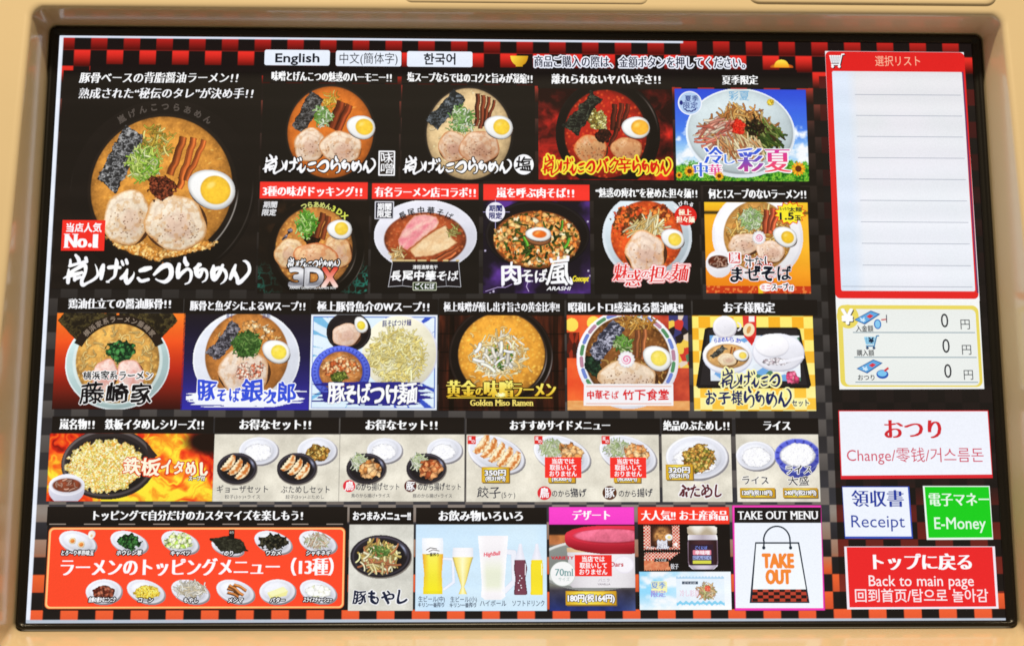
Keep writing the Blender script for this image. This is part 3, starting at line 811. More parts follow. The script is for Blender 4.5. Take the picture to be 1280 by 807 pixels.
T = Tile("ramen_button", "largest dish button, orange soup in a black bowl with a red number one badge", None, (79.5, 88, 319, 362),
         lambda X, Y, x, y: mix((25, 20, 18), (34, 27, 23), fbm(X * .02, Y * .1, 3) * np.clip((y - .3) * 2, 0, 1)), pit=.9)
T.head("豚骨ベースの背脂醤油ラーメン！！", 100, 297, 97.5, 12.5, .035, shear=.14, jit=.03)
T.add(Geo().text("熟成された“秘伝のタレ”が決め手！！", 99, 316, 117, 12.5, (246, 246, 250), .035, shear=.14, jit=.03), 'heading')


def rim_highlights(cv, cx, cy):  # arcs of highlight painted on the black bowl and its rim
    for r_, a0, a1, c in ((116, 176, 218, (70, 64, 60)), (116, -6, 52, (64, 58, 54)), (97.5, 0, 55, (196, 190, 182))):
        an = np.degrees(np.arctan2(cv.Y - cy, cv.X - cx)); rr = np.hypot(cv.X - cx, cv.Y - cy)
        for s_ in (0, 360, -360):
            k_ = np.clip((an + s_ - a0) / 12, 0, 1) * np.clip((a1 - an - s_) / 12, 0, 1)
            cv.put(.8 - np.abs(rr - r_ * (1 - .012 * np.sin(np.radians(an)))), c, 1.2, .75 * k_)


T.bowl(202, 234.5, 90, 88, (206, 140, 62), rim=[(118, 112, (26, 21, 19), 2, 3), (95, 92.5, (34, 27, 23), 1, 1)], seed=4, dots=170, contrast=.4, extra=rim_highlights)
T.add(Geo().arc("嵐げんこつらあめん", 202, 238, 104, 104, -122, -58, 9, (88, 80, 74), .04), 'bowl_lettering')
T.chunks('soup_fat', 170, 309, 40, 9, [(214, 160, 90), (196, 136, 66), (228, 184, 120), (176, 116, 50)], .22, 3, .4, dark=.22, ang=22)
T.chunks('soup_fat', 232, 311, 38, 7, [(214, 160, 90), (196, 136, 66), (228, 184, 120), (176, 116, 50)], .22, 9, .4, dark=.22, ang=-12)
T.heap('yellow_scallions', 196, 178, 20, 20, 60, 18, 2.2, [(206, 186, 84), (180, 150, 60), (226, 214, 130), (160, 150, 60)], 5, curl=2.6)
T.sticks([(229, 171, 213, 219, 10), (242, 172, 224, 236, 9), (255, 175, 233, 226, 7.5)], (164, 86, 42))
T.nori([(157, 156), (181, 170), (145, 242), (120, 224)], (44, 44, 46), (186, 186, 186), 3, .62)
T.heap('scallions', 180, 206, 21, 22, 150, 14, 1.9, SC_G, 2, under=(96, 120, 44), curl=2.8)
T.pork(159, 272, 30, 34, -15, (232, 212, 186), (196, 142, 88), 3, core=(214, 182, 160), pepper=40)
T.pork(219, 278, 40, 34, 5, (234, 214, 188), (196, 140, 86), 6, core=(212, 178, 158), pepper=60)
T.chunks('chilli_paste', 201.5, 235, 18, 16, [(70, 30, 20), (96, 42, 26), (52, 22, 16), (130, 66, 42)], .3, 4, .35)
T.egg(264, 236, 31, 23.5, 22, (5.5, 1.5), (19.5, 17.5), (240, 186, 56))
T.add(Geo().rrect(78.3, 275, 130, 313.5, 0, (236, 48, 38)).text("当店人気", 83, 127, 284.5, 10.5, WHT, .045, 'brush', jit=.04)
      .text("No", 82, 108, 300.5, 21, WHT, .05, 'serif').ell(112.3, 306.4, 2.5, 2.5, WHT)
      .text("1", 116.5, 122, 300.5, 21, WHT, .02, 'serif'), 'badge')
logo(T, 79.5, 314, 338)

T = Tile("ramen_button", "dish button with orange miso soup and a boxed white two character stamp", (329, 88, 497, 104), (329, 104, 498, 225))
T.head("味噌とげんこつの魅惑のハーモニー！！", 340, 489, 95.3, 11.5, y1=97.3)
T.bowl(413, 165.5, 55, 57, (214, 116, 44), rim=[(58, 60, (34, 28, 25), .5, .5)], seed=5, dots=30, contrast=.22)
T.heap('yellow_scallions', 413, 126, 9, 9, 30, 12, 1.6, [(222, 180, 70), (200, 150, 50), (230, 200, 110)], 5, curl=2)
T.sticks([(427, 127, 413, 160, 12), (437, 131, 421, 164, 9)], (128, 58, 30))
T.nori([(388, 114.5), (406, 124), (380, 167), (365, 157)], (40, 38, 38), (150, 148, 146), 12, .5)
T.heap('scallions', 403.5, 145, 11.5, 13, 60, 10, 1.7, SC_P, 3, under=(90, 120, 50), curl=2.8)
T.pork(387, 181, 21, 20, -10, (228, 202, 178), (190, 136, 92), 4, pepper=16)
T.pork(426, 184, 25.5, 21, 5, (230, 204, 178), (184, 122, 76), 8, pepper=22)
T.egg(451, 158.7, 18.3, 14.3, 14, (4.5, 0), (11.3, 10), (245, 196, 64))
logo(T, 328.5, 470, 205.5, out=[(1.3, (30, 24, 22))])
T.add(Geo().rrect(473.3, 188.4, 493.5, 219.8, 1, WHT).rrect(475, 190.2, 491.8, 218, .5, (40, 30, 26)).text("味", 476, 491, 197.2, 12.5, WHT, .012, 'brush').text("噌", 476.5, 491.4, 210.8, 12.5, WHT, .008, 'brush'), 'stamp')

T = Tile("ramen_button", "dish button with pale cream salt soup and a round white stamp", (503, 89, 668, 106), (503, 106, 669, 226))
T.head("塩スープならではのコクと旨みが凝縮！！", 509.5, 665, 96.7, 11.5, y1=98.8)
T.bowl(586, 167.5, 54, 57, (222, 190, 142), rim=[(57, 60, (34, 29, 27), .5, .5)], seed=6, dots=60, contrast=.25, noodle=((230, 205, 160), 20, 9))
T.sticks([(597, 117, 595, 158, 6), (604, 119, 601, 161, 6), (611, 121, 605, 158, 5), (618, 125, 610, 150, 4)], (112, 56, 36))
T.heap('scallions', 575, 160, 18, 5, 40, 10, 1.4, SC_P, 8)
T.nori([(567, 113), (584, 124), (547, 163), (532, 150)], (34, 38, 40), (132, 140, 148), 22, .55)
T.heap('scallions', 577, 146, 14, 13, 80, 11, 1.7, SC_P, 4, under=(110, 136, 80), curl=2.8)
T.pork(566, 183, 19.5, 18, -5, (216, 184, 156), (186, 126, 84), 5, core=(184, 136, 116), pepper=10)
T.pork(599, 184, 25, 21, 5, (214, 180, 152), (180, 116, 78), 9, core=(176, 128, 104), pepper=24)
T.egg(623, 158.7, 18.3, 14.2, 12, (4, 0), (10.6, 9.8), (246, 200, 66))
logo(T, 503.5, 640, 206.5, out=[(1.3, (34, 27, 24))])
T.add(Geo().ell(654.7, 205.7, 12.6, 12.6, WHT).text("塩", 645.5, 664, 205.7, 16.5, (30, 26, 28), .05, 'brush', jit=.02), 'stamp')


def redcloth(X, Y, x, y):
    f = fbm(X * .06 + 2 * fbm(X * .05, Y * .05, 2), Y * .06, 9, 5)
    c = ramp(f + .35 * (y - .5) + .12 * np.abs(x - .5), [(.3, (34, 9, 9)), (.5, (84, 18, 16)), (.68, (150, 32, 26)), (.9, (232, 50, 38))])
    return c


T = Tile("ramen_button", "dish button with fiery red soup on red cloth and yellow edged red lettering", (672, 90, 840, 111), (672.5, 110.5, 842.5, 225.5), redcloth)
T.head("離れられないヤバい辛さ！！", 690, 825, 99, 12, .05, y1=99.8)
T.bowl(757, 167.5, 52.5, 55, (166, 38, 25), rim=[(67, 68, (24, 18, 17), 3, 0), (66, 67, (20, 15, 14), 3, 1), (55, 58, (30, 20, 18), 1, 1)], seed=7, dots=40, oil=(220, 84, 40), contrast=.3,
       extra=lambda cv, cx, cy: cv.put(.7 - np.abs(np.hypot(cv.X - cx - 3, cv.Y - cy) - 64.5), (150, 138, 130), 1.1, .7 * np.clip(1 - np.abs(np.degrees(np.arctan2(cv.Y - cy, cv.X - cx)) + 28) / 26, 0, 1)))  # painted highlight arc on the black rim
T.sticks([(768, 130, 765, 163, 7), (777, 129, 771, 164, 6.5), (785, 130, 778, 158, 6), (771, 160, 762, 184, 6)], (92, 38, 26))
T.nori([(739, 114), (753, 124), (722, 169), (704, 157)], (26, 26, 24), (112, 122, 96), 32, .42)
T.chunks('cabbage', 747, 151, 12, 15, [(198, 192, 120), (226, 220, 160), (150, 140, 70), (110, 90, 40)], .3, 5, .4, ang=-30)
T.pork(738, 186, 22, 16.5, 0, (202, 150, 104), (200, 92, 46), 11, core=(186, 134, 92), pepper=40, swirl=.3)
T.pork(783, 186, 19, 15, 0, (206, 152, 106), (160, 92, 56), 14, core=(196, 140, 98), pepper=8, swirl=.3)
T.chunks('chilli_paste', 754, 169.5, 10, 10, [(52, 24, 18), (76, 34, 24), (40, 18, 14)], .35, 6, .3)
T.egg(794.5, 159.3, 17.8, 13.4, 3, (5.5, 0), (11.3, 9.6), (246, 176, 60))
YO = [(2.0, (240, 218, 66))]
g = Geo(); RD = (204, 36, 26)
for q in (YO, ()):
    strokes(g, BR_A, 30, 1450, 678, 744, 206.5, (240, 218, 66) if q else RD, q, 1.1, 1.35)
    g.text("バク", 747, 773, 206.8, 17, (240, 218, 66) if q else RD, .05, 'brush', q, jit=.08, warp=.2, seed=5); g.text("辛", 773.5, 789, 206.5, 18, (240, 218, 66) if q else RD, .03, 'brush', q, warp=.15)
    strokes(g, BR_B, 1470, 2450, 790, 839.5, 207.2, (240, 218, 66) if q else RD, q, 1.1, 1.3)
T.add(g, 'dish_name')


def summer(X, Y, x, y):
    c = ramp(y, [(0, (48, 76, 206)), (.45, (70, 120, 226)), (.65, (150, 196, 240)), (1, (190, 220, 240))])
    cl = fbm(X * .06, Y * .08, 12, 5); k = np.clip((cl - .46 + .5 * (y - .62)) * 6, 0, 1) * (y > .35); c = mix(c, (242, 246, 250), k)
    lf = fbm(X * .3, Y * .3, 5, 3); hl = .84 - .06 * np.sin(x * 9) - .10 * np.clip(x - .8, 0, 1)
    g_ = pal(fbm(X * .45, Y * .45, 8, 2) * 1.25 - .12, [(24, 84, 24), (44, 120, 30), (80, 160, 46), (130, 190, 60), (36, 100, 26)])
    return mix(c, g_, np.clip((y - hl + .10 * (lf - .5)) * 40, 0, 1))


T = Tile("ramen_button", "dish button with chilled noodles on a pale plate against blue sky and sunflowers", (843, 92, 1010, 111), (843, 111, 1011.5, 227), summer)
T.head("夏季限定", 903, 947, 100.3, 11)
T.bowl(925.5, 164.5, 66, 51, (196, 210, 214), rim=[(70, 56, (226, 236, 246), 0, 2), (67.5, 53, (166, 176, 180), 0, .6)], seed=8, dots=0, contrast=.06, sh=.1, name='plate')
T.add(Geo().text("彩夏", 911, 937, 120, 11.5, (120, 170, 206), .03, 'brush', jit=.05), 'plate_lettering')
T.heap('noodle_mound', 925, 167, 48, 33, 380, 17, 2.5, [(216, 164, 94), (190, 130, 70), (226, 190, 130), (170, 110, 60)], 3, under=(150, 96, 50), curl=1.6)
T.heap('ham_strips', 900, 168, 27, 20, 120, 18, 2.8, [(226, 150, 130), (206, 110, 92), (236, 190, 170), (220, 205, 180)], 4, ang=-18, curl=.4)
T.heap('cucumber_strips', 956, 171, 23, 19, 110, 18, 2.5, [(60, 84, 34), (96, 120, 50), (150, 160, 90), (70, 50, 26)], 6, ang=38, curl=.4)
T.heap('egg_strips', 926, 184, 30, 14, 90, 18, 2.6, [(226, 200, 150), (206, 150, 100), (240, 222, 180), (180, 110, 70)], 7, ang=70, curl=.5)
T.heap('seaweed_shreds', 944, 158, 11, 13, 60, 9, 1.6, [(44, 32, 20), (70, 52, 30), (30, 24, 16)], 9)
T.chunks('red_ginger', 923, 158.5, 9.5, 10.5, [(226, 48, 30), (240, 70, 46), (200, 34, 24)], .5, 3, .4)
T.chunks('mustard', 963, 128, 5, 4.5, [(226, 190, 50), (200, 160, 40), (240, 214, 90)], .4, 3, .2)
T.add(Geo().ell(862.4, 129, 15.5, 15, (226, 232, 246)).ell(862.4, 129, 14, 13.5, (170, 196, 234)).text("夏季", 856, 873, 123.5, 7.5, (40, 56, 130), .03, 'brush').text("限定", 854, 872, 132, 7.5, (40, 56, 130), .03, 'brush')
      .arc("~~~", 862.4, 129, 11, 11, 120, 60, 9, (30, 40, 120), .05).ell(851.5, 128.5, 2.2, 3, (30, 40, 120)), 'badge')
BL = lambda V: mix((60, 96, 210), (196, 60, 130), (V[:, 1] - 188) / 26)
PK = lambda V: mix((206, 60, 150), (238, 80, 90), (V[:, 1] - 186) / 28)
wo = [(1.5, (250, 250, 252))]
T.add(Geo().text("冷", 881, 903, 195, 21, (52, 92, 206), .045, 'mincho', wo).text("し", 906, 918, 199, 13, (100, 140, 220), .05, 'mincho', wo).text("彩", 923, 953, 200.5, 29, WHT, .05, 'mincho', wo, grad=BL)
      .text("夏", 957, 987, 201, 29, WHT, .05, 'mincho', wo, grad=PK).text("中", 868, 884, 212.5, 17, (70, 110, 210), .05, 'mincho', wo).text("華", 886, 902, 213, 14, (220, 80, 150), .04, 'mincho', wo), 'dish_name')


def flower(T, x, y, r):
    g = Geo()
    for k in range(14): g.ell(x + r * .72 * math.cos(k * .449), y + r * .72 * math.sin(k * .449), r * .36, r * .16, (238, 176, 40) if k % 2 else (222, 140, 30), math.degrees(k * .449), 12)
    g.ell(x, y, r * .48, r * .48, (96, 50, 20)); T.add(g, 'sunflower')


for q in ((998, 211, 8.5), (862, 214, 6.5), (899, 220, 5.5), (849, 219, 4)): flower(T, *q)

# ================================================================== second row
def starfield(c0, c1):
    def f(X, Y, x, y):
        n = fbm(X * .035, Y * .035, 7, 4); c = mix(c0, c1, np.clip((n - .38) * 3, 0, 1) * np.clip(np.abs(y - .5) * 2 + (1 - x) * .5, 0, 1))
        s_ = (hsh(np.floor(X / 2.2), np.floor(Y / 2.2), 4) > .992); return np.where(s_[..., None], (190, 180, 210), c)
    return f


def tealdark(X, Y, x, y):
    c = mix((26, 20, 16), (66, 42, 26), np.clip((fbm(X * .08, Y * .08, 6, 5) - .5) * 4, 0, 1) * np.clip(.6 - y, 0, 1) * np.clip(1.3 - 2 * x, 0, 1) * 1.6)
    t = np.abs(fbm(X * .13 + .8 * y, Y * .13, 21, 3) - .5) * 10; k = np.clip(1 - t, 0, 1) * np.clip((y - .62) * 5, 0, 1) * np.clip(np.abs(x - .45) * 3 - .6, 0, 1)
    return mix(c, (44, 160, 140), k * .8)


T = Tile("ramen_button", "dish button with red heading, three pork slices and silver 3DX lettering", (325, 227, 459.6, 249.2), (325, 250, 459.6, 367), tealdark, hcol=(238, 54, 44))
T.head("3種の味がドッキング！！", 329, 452, 239, 12, .05, y1=240)
T.bowl(392.5, 309.5, 48.5, 50.5, (196, 130, 66), rim=[(61, 62, (22, 17, 14), 3, 2), (52, 54, (34, 27, 22), 1.5, 1.5)], seed=9, dots=30, oil=(220, 160, 80), contrast=.4,
       extra=lambda cv, cx, cy: [cv.put(.6 - np.abs(np.hypot(cv.X - cx - o, cv.Y - cy - o) - r_), (170, 160, 150), 1.1, .6 * np.clip(1 - np.abs(np.degrees(np.arctan2(cv.Y - cy, cv.X - cx)) - 28) / 28, 0, 1)) for o, r_ in ((1.5, 52), (3, 60.5))])  # two highlight arcs painted on the dark rim
T.add(Geo().arc("つらあめん", 393, 312, 56.5, 56, -105, -73, 7, (206, 210, 120), .05).arc("3DX", 393, 312, 57, 56, -66, -49, 8.5, (206, 214, 90), .05), 'bowl_lettering')
T.nori([(363, 283), (367, 287), (356, 302), (352, 299)], (34, 30, 34), (170, 160, 176), 5)
T.pork(361, 316, 17, 19, 20, (226, 194, 152), (190, 130, 80), 3, pepper=0, swirl=1.2)
T.pork(422, 314, 18, 20, -15, (216, 176, 130), (180, 112, 66), 5, pepper=0, swirl=1.2)
T.chunks('chilli_paste', 390, 299, 10, 8, [(40, 22, 14), (60, 32, 20), (26, 14, 10)], .3, 6, .3)
T.sticks([(404, 266, 394, 297, 8), (411, 270, 402, 299, 7)], (122, 62, 34))
T.heap('scallions', 383.5, 280, 13, 16, 150, 9, 1.6, [(150, 208, 90), (190, 226, 140), (110, 180, 60), (80, 150, 44)], 4, under=(90, 150, 50), curl=2.6)
T.pork(394.5, 322, 27, 19, 0, (224, 178, 134), (190, 104, 62), 7, core=(206, 150, 116), pepper=12)
T.egg(424.3, 286.5, 15.6, 11.9, 5, (2.5, -.8), (8.6, 8.2), (240, 200, 70))
T.add(Geo().text("期間", 329.5, 346, 256, 7.5, (214, 214, 216), .05, 'goth', shear=.15).text("限定", 328, 345, 265.5, 7.5, (214, 214, 216), .05, 'goth', shear=.15), 'badge')
logo(T, 359, 425, 328.5, out=[(1.4, (24, 18, 16))], tall=1.2)
SV = lambda V: mix((236, 236, 240), (120, 120, 128), np.abs(((V[:, 1] - 334) / 24) % 1 - .3) * 1.6)
RX = lambda V: mix((216, 70, 50), (246, 216, 206), (V[:, 1] - 336) / 22)
T.add(Geo().text("3", 362, 381, 346, 29, WHT, .05, 'goth', [(1.3, (40, 36, 40))], grad=SV).text("D", 382, 403.5, 346, 29, WHT, .05, 'goth', [(1.3, (40, 36, 40))], grad=SV)
      .text("X", 403, 421.5, 346, 29, WHT, .05, 'goth', [(1.3, (60, 30, 30))], grad=RX).text("ARASHI GENKOTSU RAMEN 3DX", 362, 420, 359.6, 3.4, (226, 226, 226), .02, 'goth'), 'dish_name')

T = Tile("ramen_button", "dish button with red heading and pink sliced pork in a white oval bowl", (465, 229, 598.3, 249.6), (465, 250, 598.5, 367), hcol=(238, 54, 44))
T.head("有名ラーメン店コラボ！！", 469, 594, 240, 12, .05, y1=241)
T.bowl(531.5, 299, 52, 33.5, (164, 78, 42), rim=[(65, 44.5, (226, 226, 236), .3, -4.5), (64, 43, (214, 214, 226), .3, -4.5)], seed=10, dots=30, oil=(190, 110, 66), contrast=.4, sh=.4)
T.add(Geo().arc("長尾中華そば", 532, 297, 49, 34, -127, -53, 8.5, (30, 28, 32), .05, 'brush'), 'bowl_lettering')


def slab(T, name, pts, c0, c1, seed, edge=(150, 90, 60)):
    q = [uv(*p) for p in pts]; xs = [p[0] for p in q]; ys = [p[1] for p in q]
    cv = Cv(min(xs) - 1, min(ys) - 1, max(xs) + 1, max(ys) + 1, .5); d = cv.poly(q) + 1.6 * (fbm(cv.X * .25, cv.Y * .25, seed) - .5); cv.M = (d > 0).astype(float)
    n = fbm(cv.X * .12 + cv.Y * .1, cv.Y * .12, seed, 5); n2 = fbm(cv.X * .6, cv.Y * .6, seed + 1, 2)
    cv.C = mix(edge, mix(c0, c1, np.clip((n - .3) * 2.2, 0, 1)) * (.94 + .14 * n2)[..., None], np.clip(d / 2, 0, 1)); cv.C = np.clip(cv.C, 0, 255); T.put(cv, name)


slab(T, 'pork_slice', [(519, 269), (532, 267.5), (545, 271), (549, 277), (546, 284), (530, 296), (509, 313), (499, 308), (497.5, 300), (502, 290), (509, 279)], (226, 130, 140), (240, 196, 180), 3, (200, 140, 110))
slab(T, 'pork_slice', [(557, 281), (561, 287), (564, 296), (572, 303), (566, 308), (560, 312), (540, 320), (519, 322), (511, 312), (530, 297), (545, 287)], (222, 178, 132), (236, 206, 164), 6, (160, 96, 60))
T.sticks([(572, 309, 544, 324, 4), (570, 315, 552, 326, 4)], (176, 96, 58))
T.heap('scallions', 568, 289, 7, 7, 30, 9, 1.4, [(160, 150, 80), (190, 180, 110), (130, 110, 60)], 4)
T.heap('mushrooms', 497, 318, 8, 7, 30, 10, 1.8, [(226, 190, 130), (200, 150, 90), (240, 214, 160)], 5)
g = Geo().poly([(490.5, 326.5), (573.5, 326.5), (576.5, 358.5), (485, 358.5)], (30, 25, 30)).line([(490.5, 328), (485.5, 358)], .7, (190, 190, 196)).line([(573.3, 328), (576, 358)], .7, (190, 190, 196))
g.line([(485, 358.3), (503, 357), (515, 358.5)], .6, (190, 190, 196)).line([(546, 358.5), (560, 357.5), (576, 358.5)], .6, (190, 190, 196)).line([(504, 346), (503, 357)], .5, (150, 150, 156)).line([(557, 346), (558, 357)], .5, (150, 150, 156))
for k in range(6): g.line([(490.5 + k * 16, 325.5), (505 + k * 13.7, 325.5)], 2.2, (206, 180, 130))
g.text("津軽濃厚煮干", 516, 547, 334, 5, WHT, .03, 'brush').text("長尾中華そば", 489, 573, 344.6, 11.5, WHT, .055, 'brush', jit=.04).rrect(516, 352.5, 545.7, 363, 1, (200, 206, 180)).rrect(516.8, 353.3, 545, 362.2, 1, (44, 62, 34)).text("ごくにぼ", 519, 543, 357.8, 7, WHT, .05, 'brush')
T.add(g, 'dish_name')
T.add(Geo().rrect(468.6, 251.6, 492.2, 274, .5, (206, 206, 216)).rrect(469.8, 252.8, 491, 272.8, .3, (36, 36, 52)).text("期間", 472, 489, 258.5, 8, WHT, .05, 'goth').text("限定", 472, 489, 267.5, 8, WHT, .05, 'goth'), 'badge')

T = Tile("ramen_button", "dish button with red heading, chunky stew and half an egg on a purple backdrop", (604, 230, 737, 251), (604, 251, 738.5, 367), starfield((24, 18, 30), (92, 54, 140)), hcol=(238, 54, 44))
T.head("嵐を呼ぶ肉そば！！", 621, 717, 241, 12, .05, y1=241.6)
T.bowl(671, 299.5, 55, 36, (150, 84, 40), rim=[(66, 43.5, (20, 16, 18), 1, -6), (65, 42, (34, 29, 32), 1, -6), (63, 41, (22, 17, 18), 1, -5.5)], seed=11, dots=0)
T.chunks('stew', 671, 299.5, 53.5, 34.5, [(206, 140, 70), (226, 184, 120), (184, 104, 50), (236, 214, 170), (170, 90, 40), (214, 160, 96), (60, 72, 26), (226, 130, 60)], .17, 3, .12)
T.heap('chives', 671, 305, 46, 26, 34, 10, 2.6, [(52, 70, 26), (40, 56, 22), (70, 100, 36)], 5, curl=.6)
T.sticks([(703, 275, 700, 288, 3.5), (712, 297, 705, 310, 4), (654, 296, 659, 308, 4)], (90, 150, 50), 'spring_onion')
T.egg(672.8, 296, 16, 10, 2, (0, 0), (.1, .1), (120, 70, 40), (150, 96, 60))
T.egg(672.8, 292.5, 16, 8.6, 2, (1.5, 0), (9, 4.8), (232, 110, 36))
T.add(Geo().line([(604, 265), (637, 265)], .6, (180, 170, 220)).line([(619.3, 249), (619.3, 286)], .6, (180, 170, 220)).ell(619.3, 265, 12.2, 12.2, (236, 234, 246)).text("期間", 611.5, 627.5, 260.5, 7.5, (44, 44, 110), .05, 'goth').text("限定", 611.5, 627.5, 269.8, 7.5, (44, 44, 110), .05, 'goth'), 'badge')
T.add(Geo().line([(607, 364), (622, 359), (632, 359), (640, 355)], .8, (170, 150, 200)).line([(660, 352), (658, 358), (661, 364)], .9, (190, 170, 214)), 'lightning')
T.add(Geo().text("肉", 626, 651, 342, 27, WHT, .05, 'brush', jit=.02, warp=.12).text("そば", 653, 684, 345, 16, WHT, .05, 'brush', warp=.12).text("嵐", 684, 716, 339, 33, WHT, .035, 'brush', warp=.14)
      .text("Concept", 716, 736, 348, 8.5, (236, 214, 60), .04, 'goth', shear=.25).text("ARASHI", 684, 713, 360.3, 5.6, WHT, .03, 'goth', shear=.35), 'dish_name')

T = Tile("ramen_button", "dish button with orange chilli soup in a white bowl and a round red badge", (742, 231, 876, 250.5), (742, 250.8, 876, 368))
T.head("“魅惑の痺れ”を秘めた担々麺！！", 745, 871, 241, 11.5, .04, y1=242)
T.bowl(808.5, 295.5, 45.5, 44.5, (214, 84, 36), rim=[(56.5, 54, (206, 216, 224), .5, -.5), (53, 51, (190, 204, 212), .3, -1)], seed=12, dots=60, oil=(230, 120, 50), contrast=.5)
T.chunks('minced_pork', 789, 276, 24, 20, [(214, 90, 40), (196, 74, 36), (110, 56, 30), (226, 110, 50), (84, 60, 30)], .18, 8, .5)
T.chunks('minced_pork', 826, 268, 16, 12, [(214, 96, 40), (200, 80, 36), (120, 50, 26), (226, 130, 60)], .2, 18, .5)
T.heap('bean_sprouts', 806, 285, 22, 9, 46, 20, 2.5, [(236, 212, 140), (220, 180, 110), (240, 226, 180)], 3, curl=1)
T.heap('bean_sprouts', 812, 279, 16, 9, 22, 22, 2.5, [(236, 212, 140), (220, 180, 110), (240, 226, 180)], 7, ang=-65, curl=.6)
T.pork(806.5, 315, 27, 24, 0, (230, 204, 184), (214, 150, 96), 5, core=(206, 168, 150), pepper=10, wob=.1)
T.egg(840.6, 298, 15, 12, 24, (3, 1.2), (8.4, 8), (240, 206, 80))
T.add(Geo().arc("しびれる", 857, 269, 15.5, 15.5, -140, -60, 5, WHT, .04).ell(857, 269.5, 14, 12.5, (214, 40, 34)).text("極上", 848.5, 864, 265.5, 7.5, (250, 240, 210), .045, 'mincho').text("担々麺", 845.5, 868, 274.5, 7.5, (250, 240, 210), .045, 'mincho'), 'badge')
pk = [(2.4, (236, 150, 150)), (1.4, (252, 236, 236))]
T.add(Geo().text("魅", 768, 785, 341, 21, (216, 52, 52), .03, 'mincho', pk, shear=.18).text("惑", 783, 801, 348, 20, (216, 52, 52), .03, 'mincho', pk, shear=.18).text("の", 802, 812, 343, 10, (216, 52, 52), .03, 'mincho', pk, shear=.18)
      .text("担", 812, 830, 343, 20, (216, 52, 52), .03, 'mincho', pk, shear=.18).text("々", 829, 841, 346, 13, (216, 52, 52), .03, 'mincho', pk, shear=.18).text("麺", 840, 860, 341, 21, (216, 52, 52), .03, 'mincho', pk, shear=.18), 'dish_name')


def orangewall(X, Y, x, y):
    c = ramp(y, [(0, (244, 190, 44)), (.09, (236, 170, 36)), (.11, (60, 50, 20)), (.125, (60, 50, 20)), (.14, (240, 170, 40)), (.5, (240, 158, 32)), (.9, (230, 130, 26))])
    c = mix(c, (250, 200, 70), .5 * np.clip(1 - np.hypot(x - 1, y - .4) * 1.5, 0, 1))
    k = (y > .915); c = np.where(k[..., None], mix((190, 60, 26), (226, 120, 60), (vn(X * .5, Y * .35, 4) > .62)), c)
    return np.where((k & (np.abs(x - .52) < .02))[..., None], (240, 190, 40), c)


T = Tile("ramen_button", "dish button with soupless noodles, small soup cup and yellow starburst on orange", (879, 233, 1013, 252), (880, 252.3, 1014, 367), orangewall)
T.head("何と！スープのないラーメン！！", 886, 1007, 242.3, 12, .045, y1=243)
T.bowl(947, 295, 43, 44, (206, 150, 80), rim=[(57.5, 56, (228, 226, 232), 0, 0), (54, 52, (240, 238, 242), 0, 0)], seed=13, dots=0)
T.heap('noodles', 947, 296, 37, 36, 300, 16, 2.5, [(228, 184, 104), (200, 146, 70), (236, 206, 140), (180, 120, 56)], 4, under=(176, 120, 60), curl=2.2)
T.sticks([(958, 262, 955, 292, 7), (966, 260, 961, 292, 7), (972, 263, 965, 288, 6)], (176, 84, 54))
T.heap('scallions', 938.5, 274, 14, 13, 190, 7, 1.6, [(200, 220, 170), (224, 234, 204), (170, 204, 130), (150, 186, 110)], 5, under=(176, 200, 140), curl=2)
T.pork(930, 305, 19, 13.5, 0, (230, 202, 180), (206, 160, 124), 3, pepper=14)
T.pork(963, 314, 17, 14, 0, (232, 204, 184), (206, 160, 124), 7, pepper=12)


def naruto(T, x, y, r, mark=False):
    cx, cy = uv(x, y); cv = Cv(cx - r - 1, cy - r - 1, cx + r + 1, cy + r + 1, .4); th = np.arctan2(cv.Y - cy, cv.X - cx); rr = np.hypot(cv.X - cx, cv.Y - cy)
    d = r * (.95 + .05 * np.cos(th * 14)) - rr; cv.M = (d > 0).astype(float); cv.C[:] = mix((190, 186, 190), (240, 238, 240), np.clip(d / 2, 0, 1))
    q = np.abs(((rr / (r * .30) - th / 6.283) % 1) - .5); cv.put((.26 - q) * 6, (226, 110, 150), 1, .9 * (rr < r * .55)); T.put(cv, 'fish_cake')


naruto(T, 948.7, 297, 9)
T.egg(981, 295.5, 15.5, 12, 26, (3.5, 1), (8.2, 7.6), (236, 186, 50))
T.bowl(898.5, 327, 13.5, 8, (96, 46, 30), rim=[(16.5, 17, (228, 226, 232), 0, 3), (15, 10, (242, 240, 244), 0, 0)], seed=3, dots=20, name='soup_cup', noodle=((190, 150, 130), 12, 7))
pts = []
for k in range(28):
    r_ = 1 if k % 2 else .78; pts.append((987.5 + 19 * r_ * math.cos(k * math.pi / 14), 266.5 + 13.5 * r_ * math.sin(k * math.pi / 14)))
big = [(987.5 + (p[0] - 987.5) * 1.10, 266.5 + (p[1] - 266.5) * 1.12) for p in pts]
T.add(Geo().poly(big, (214, 50, 36)).poly(pts, (246, 226, 50)).text("1.5", 975, 992, 270, 10.5, INK, .05, 'goth').text("玉", 993.5, 1001, 272.5, 6.5, INK, .05, 'goth').text("太麺", 986, 1002, 262, 5.5, INK, .05, 'goth').text("もっちり", 974.5, 986, 261, 4, INK, .03, 'goth'), 'badge')
bk = [(2.4, (206, 60, 44)), (1.6, (252, 250, 250))]
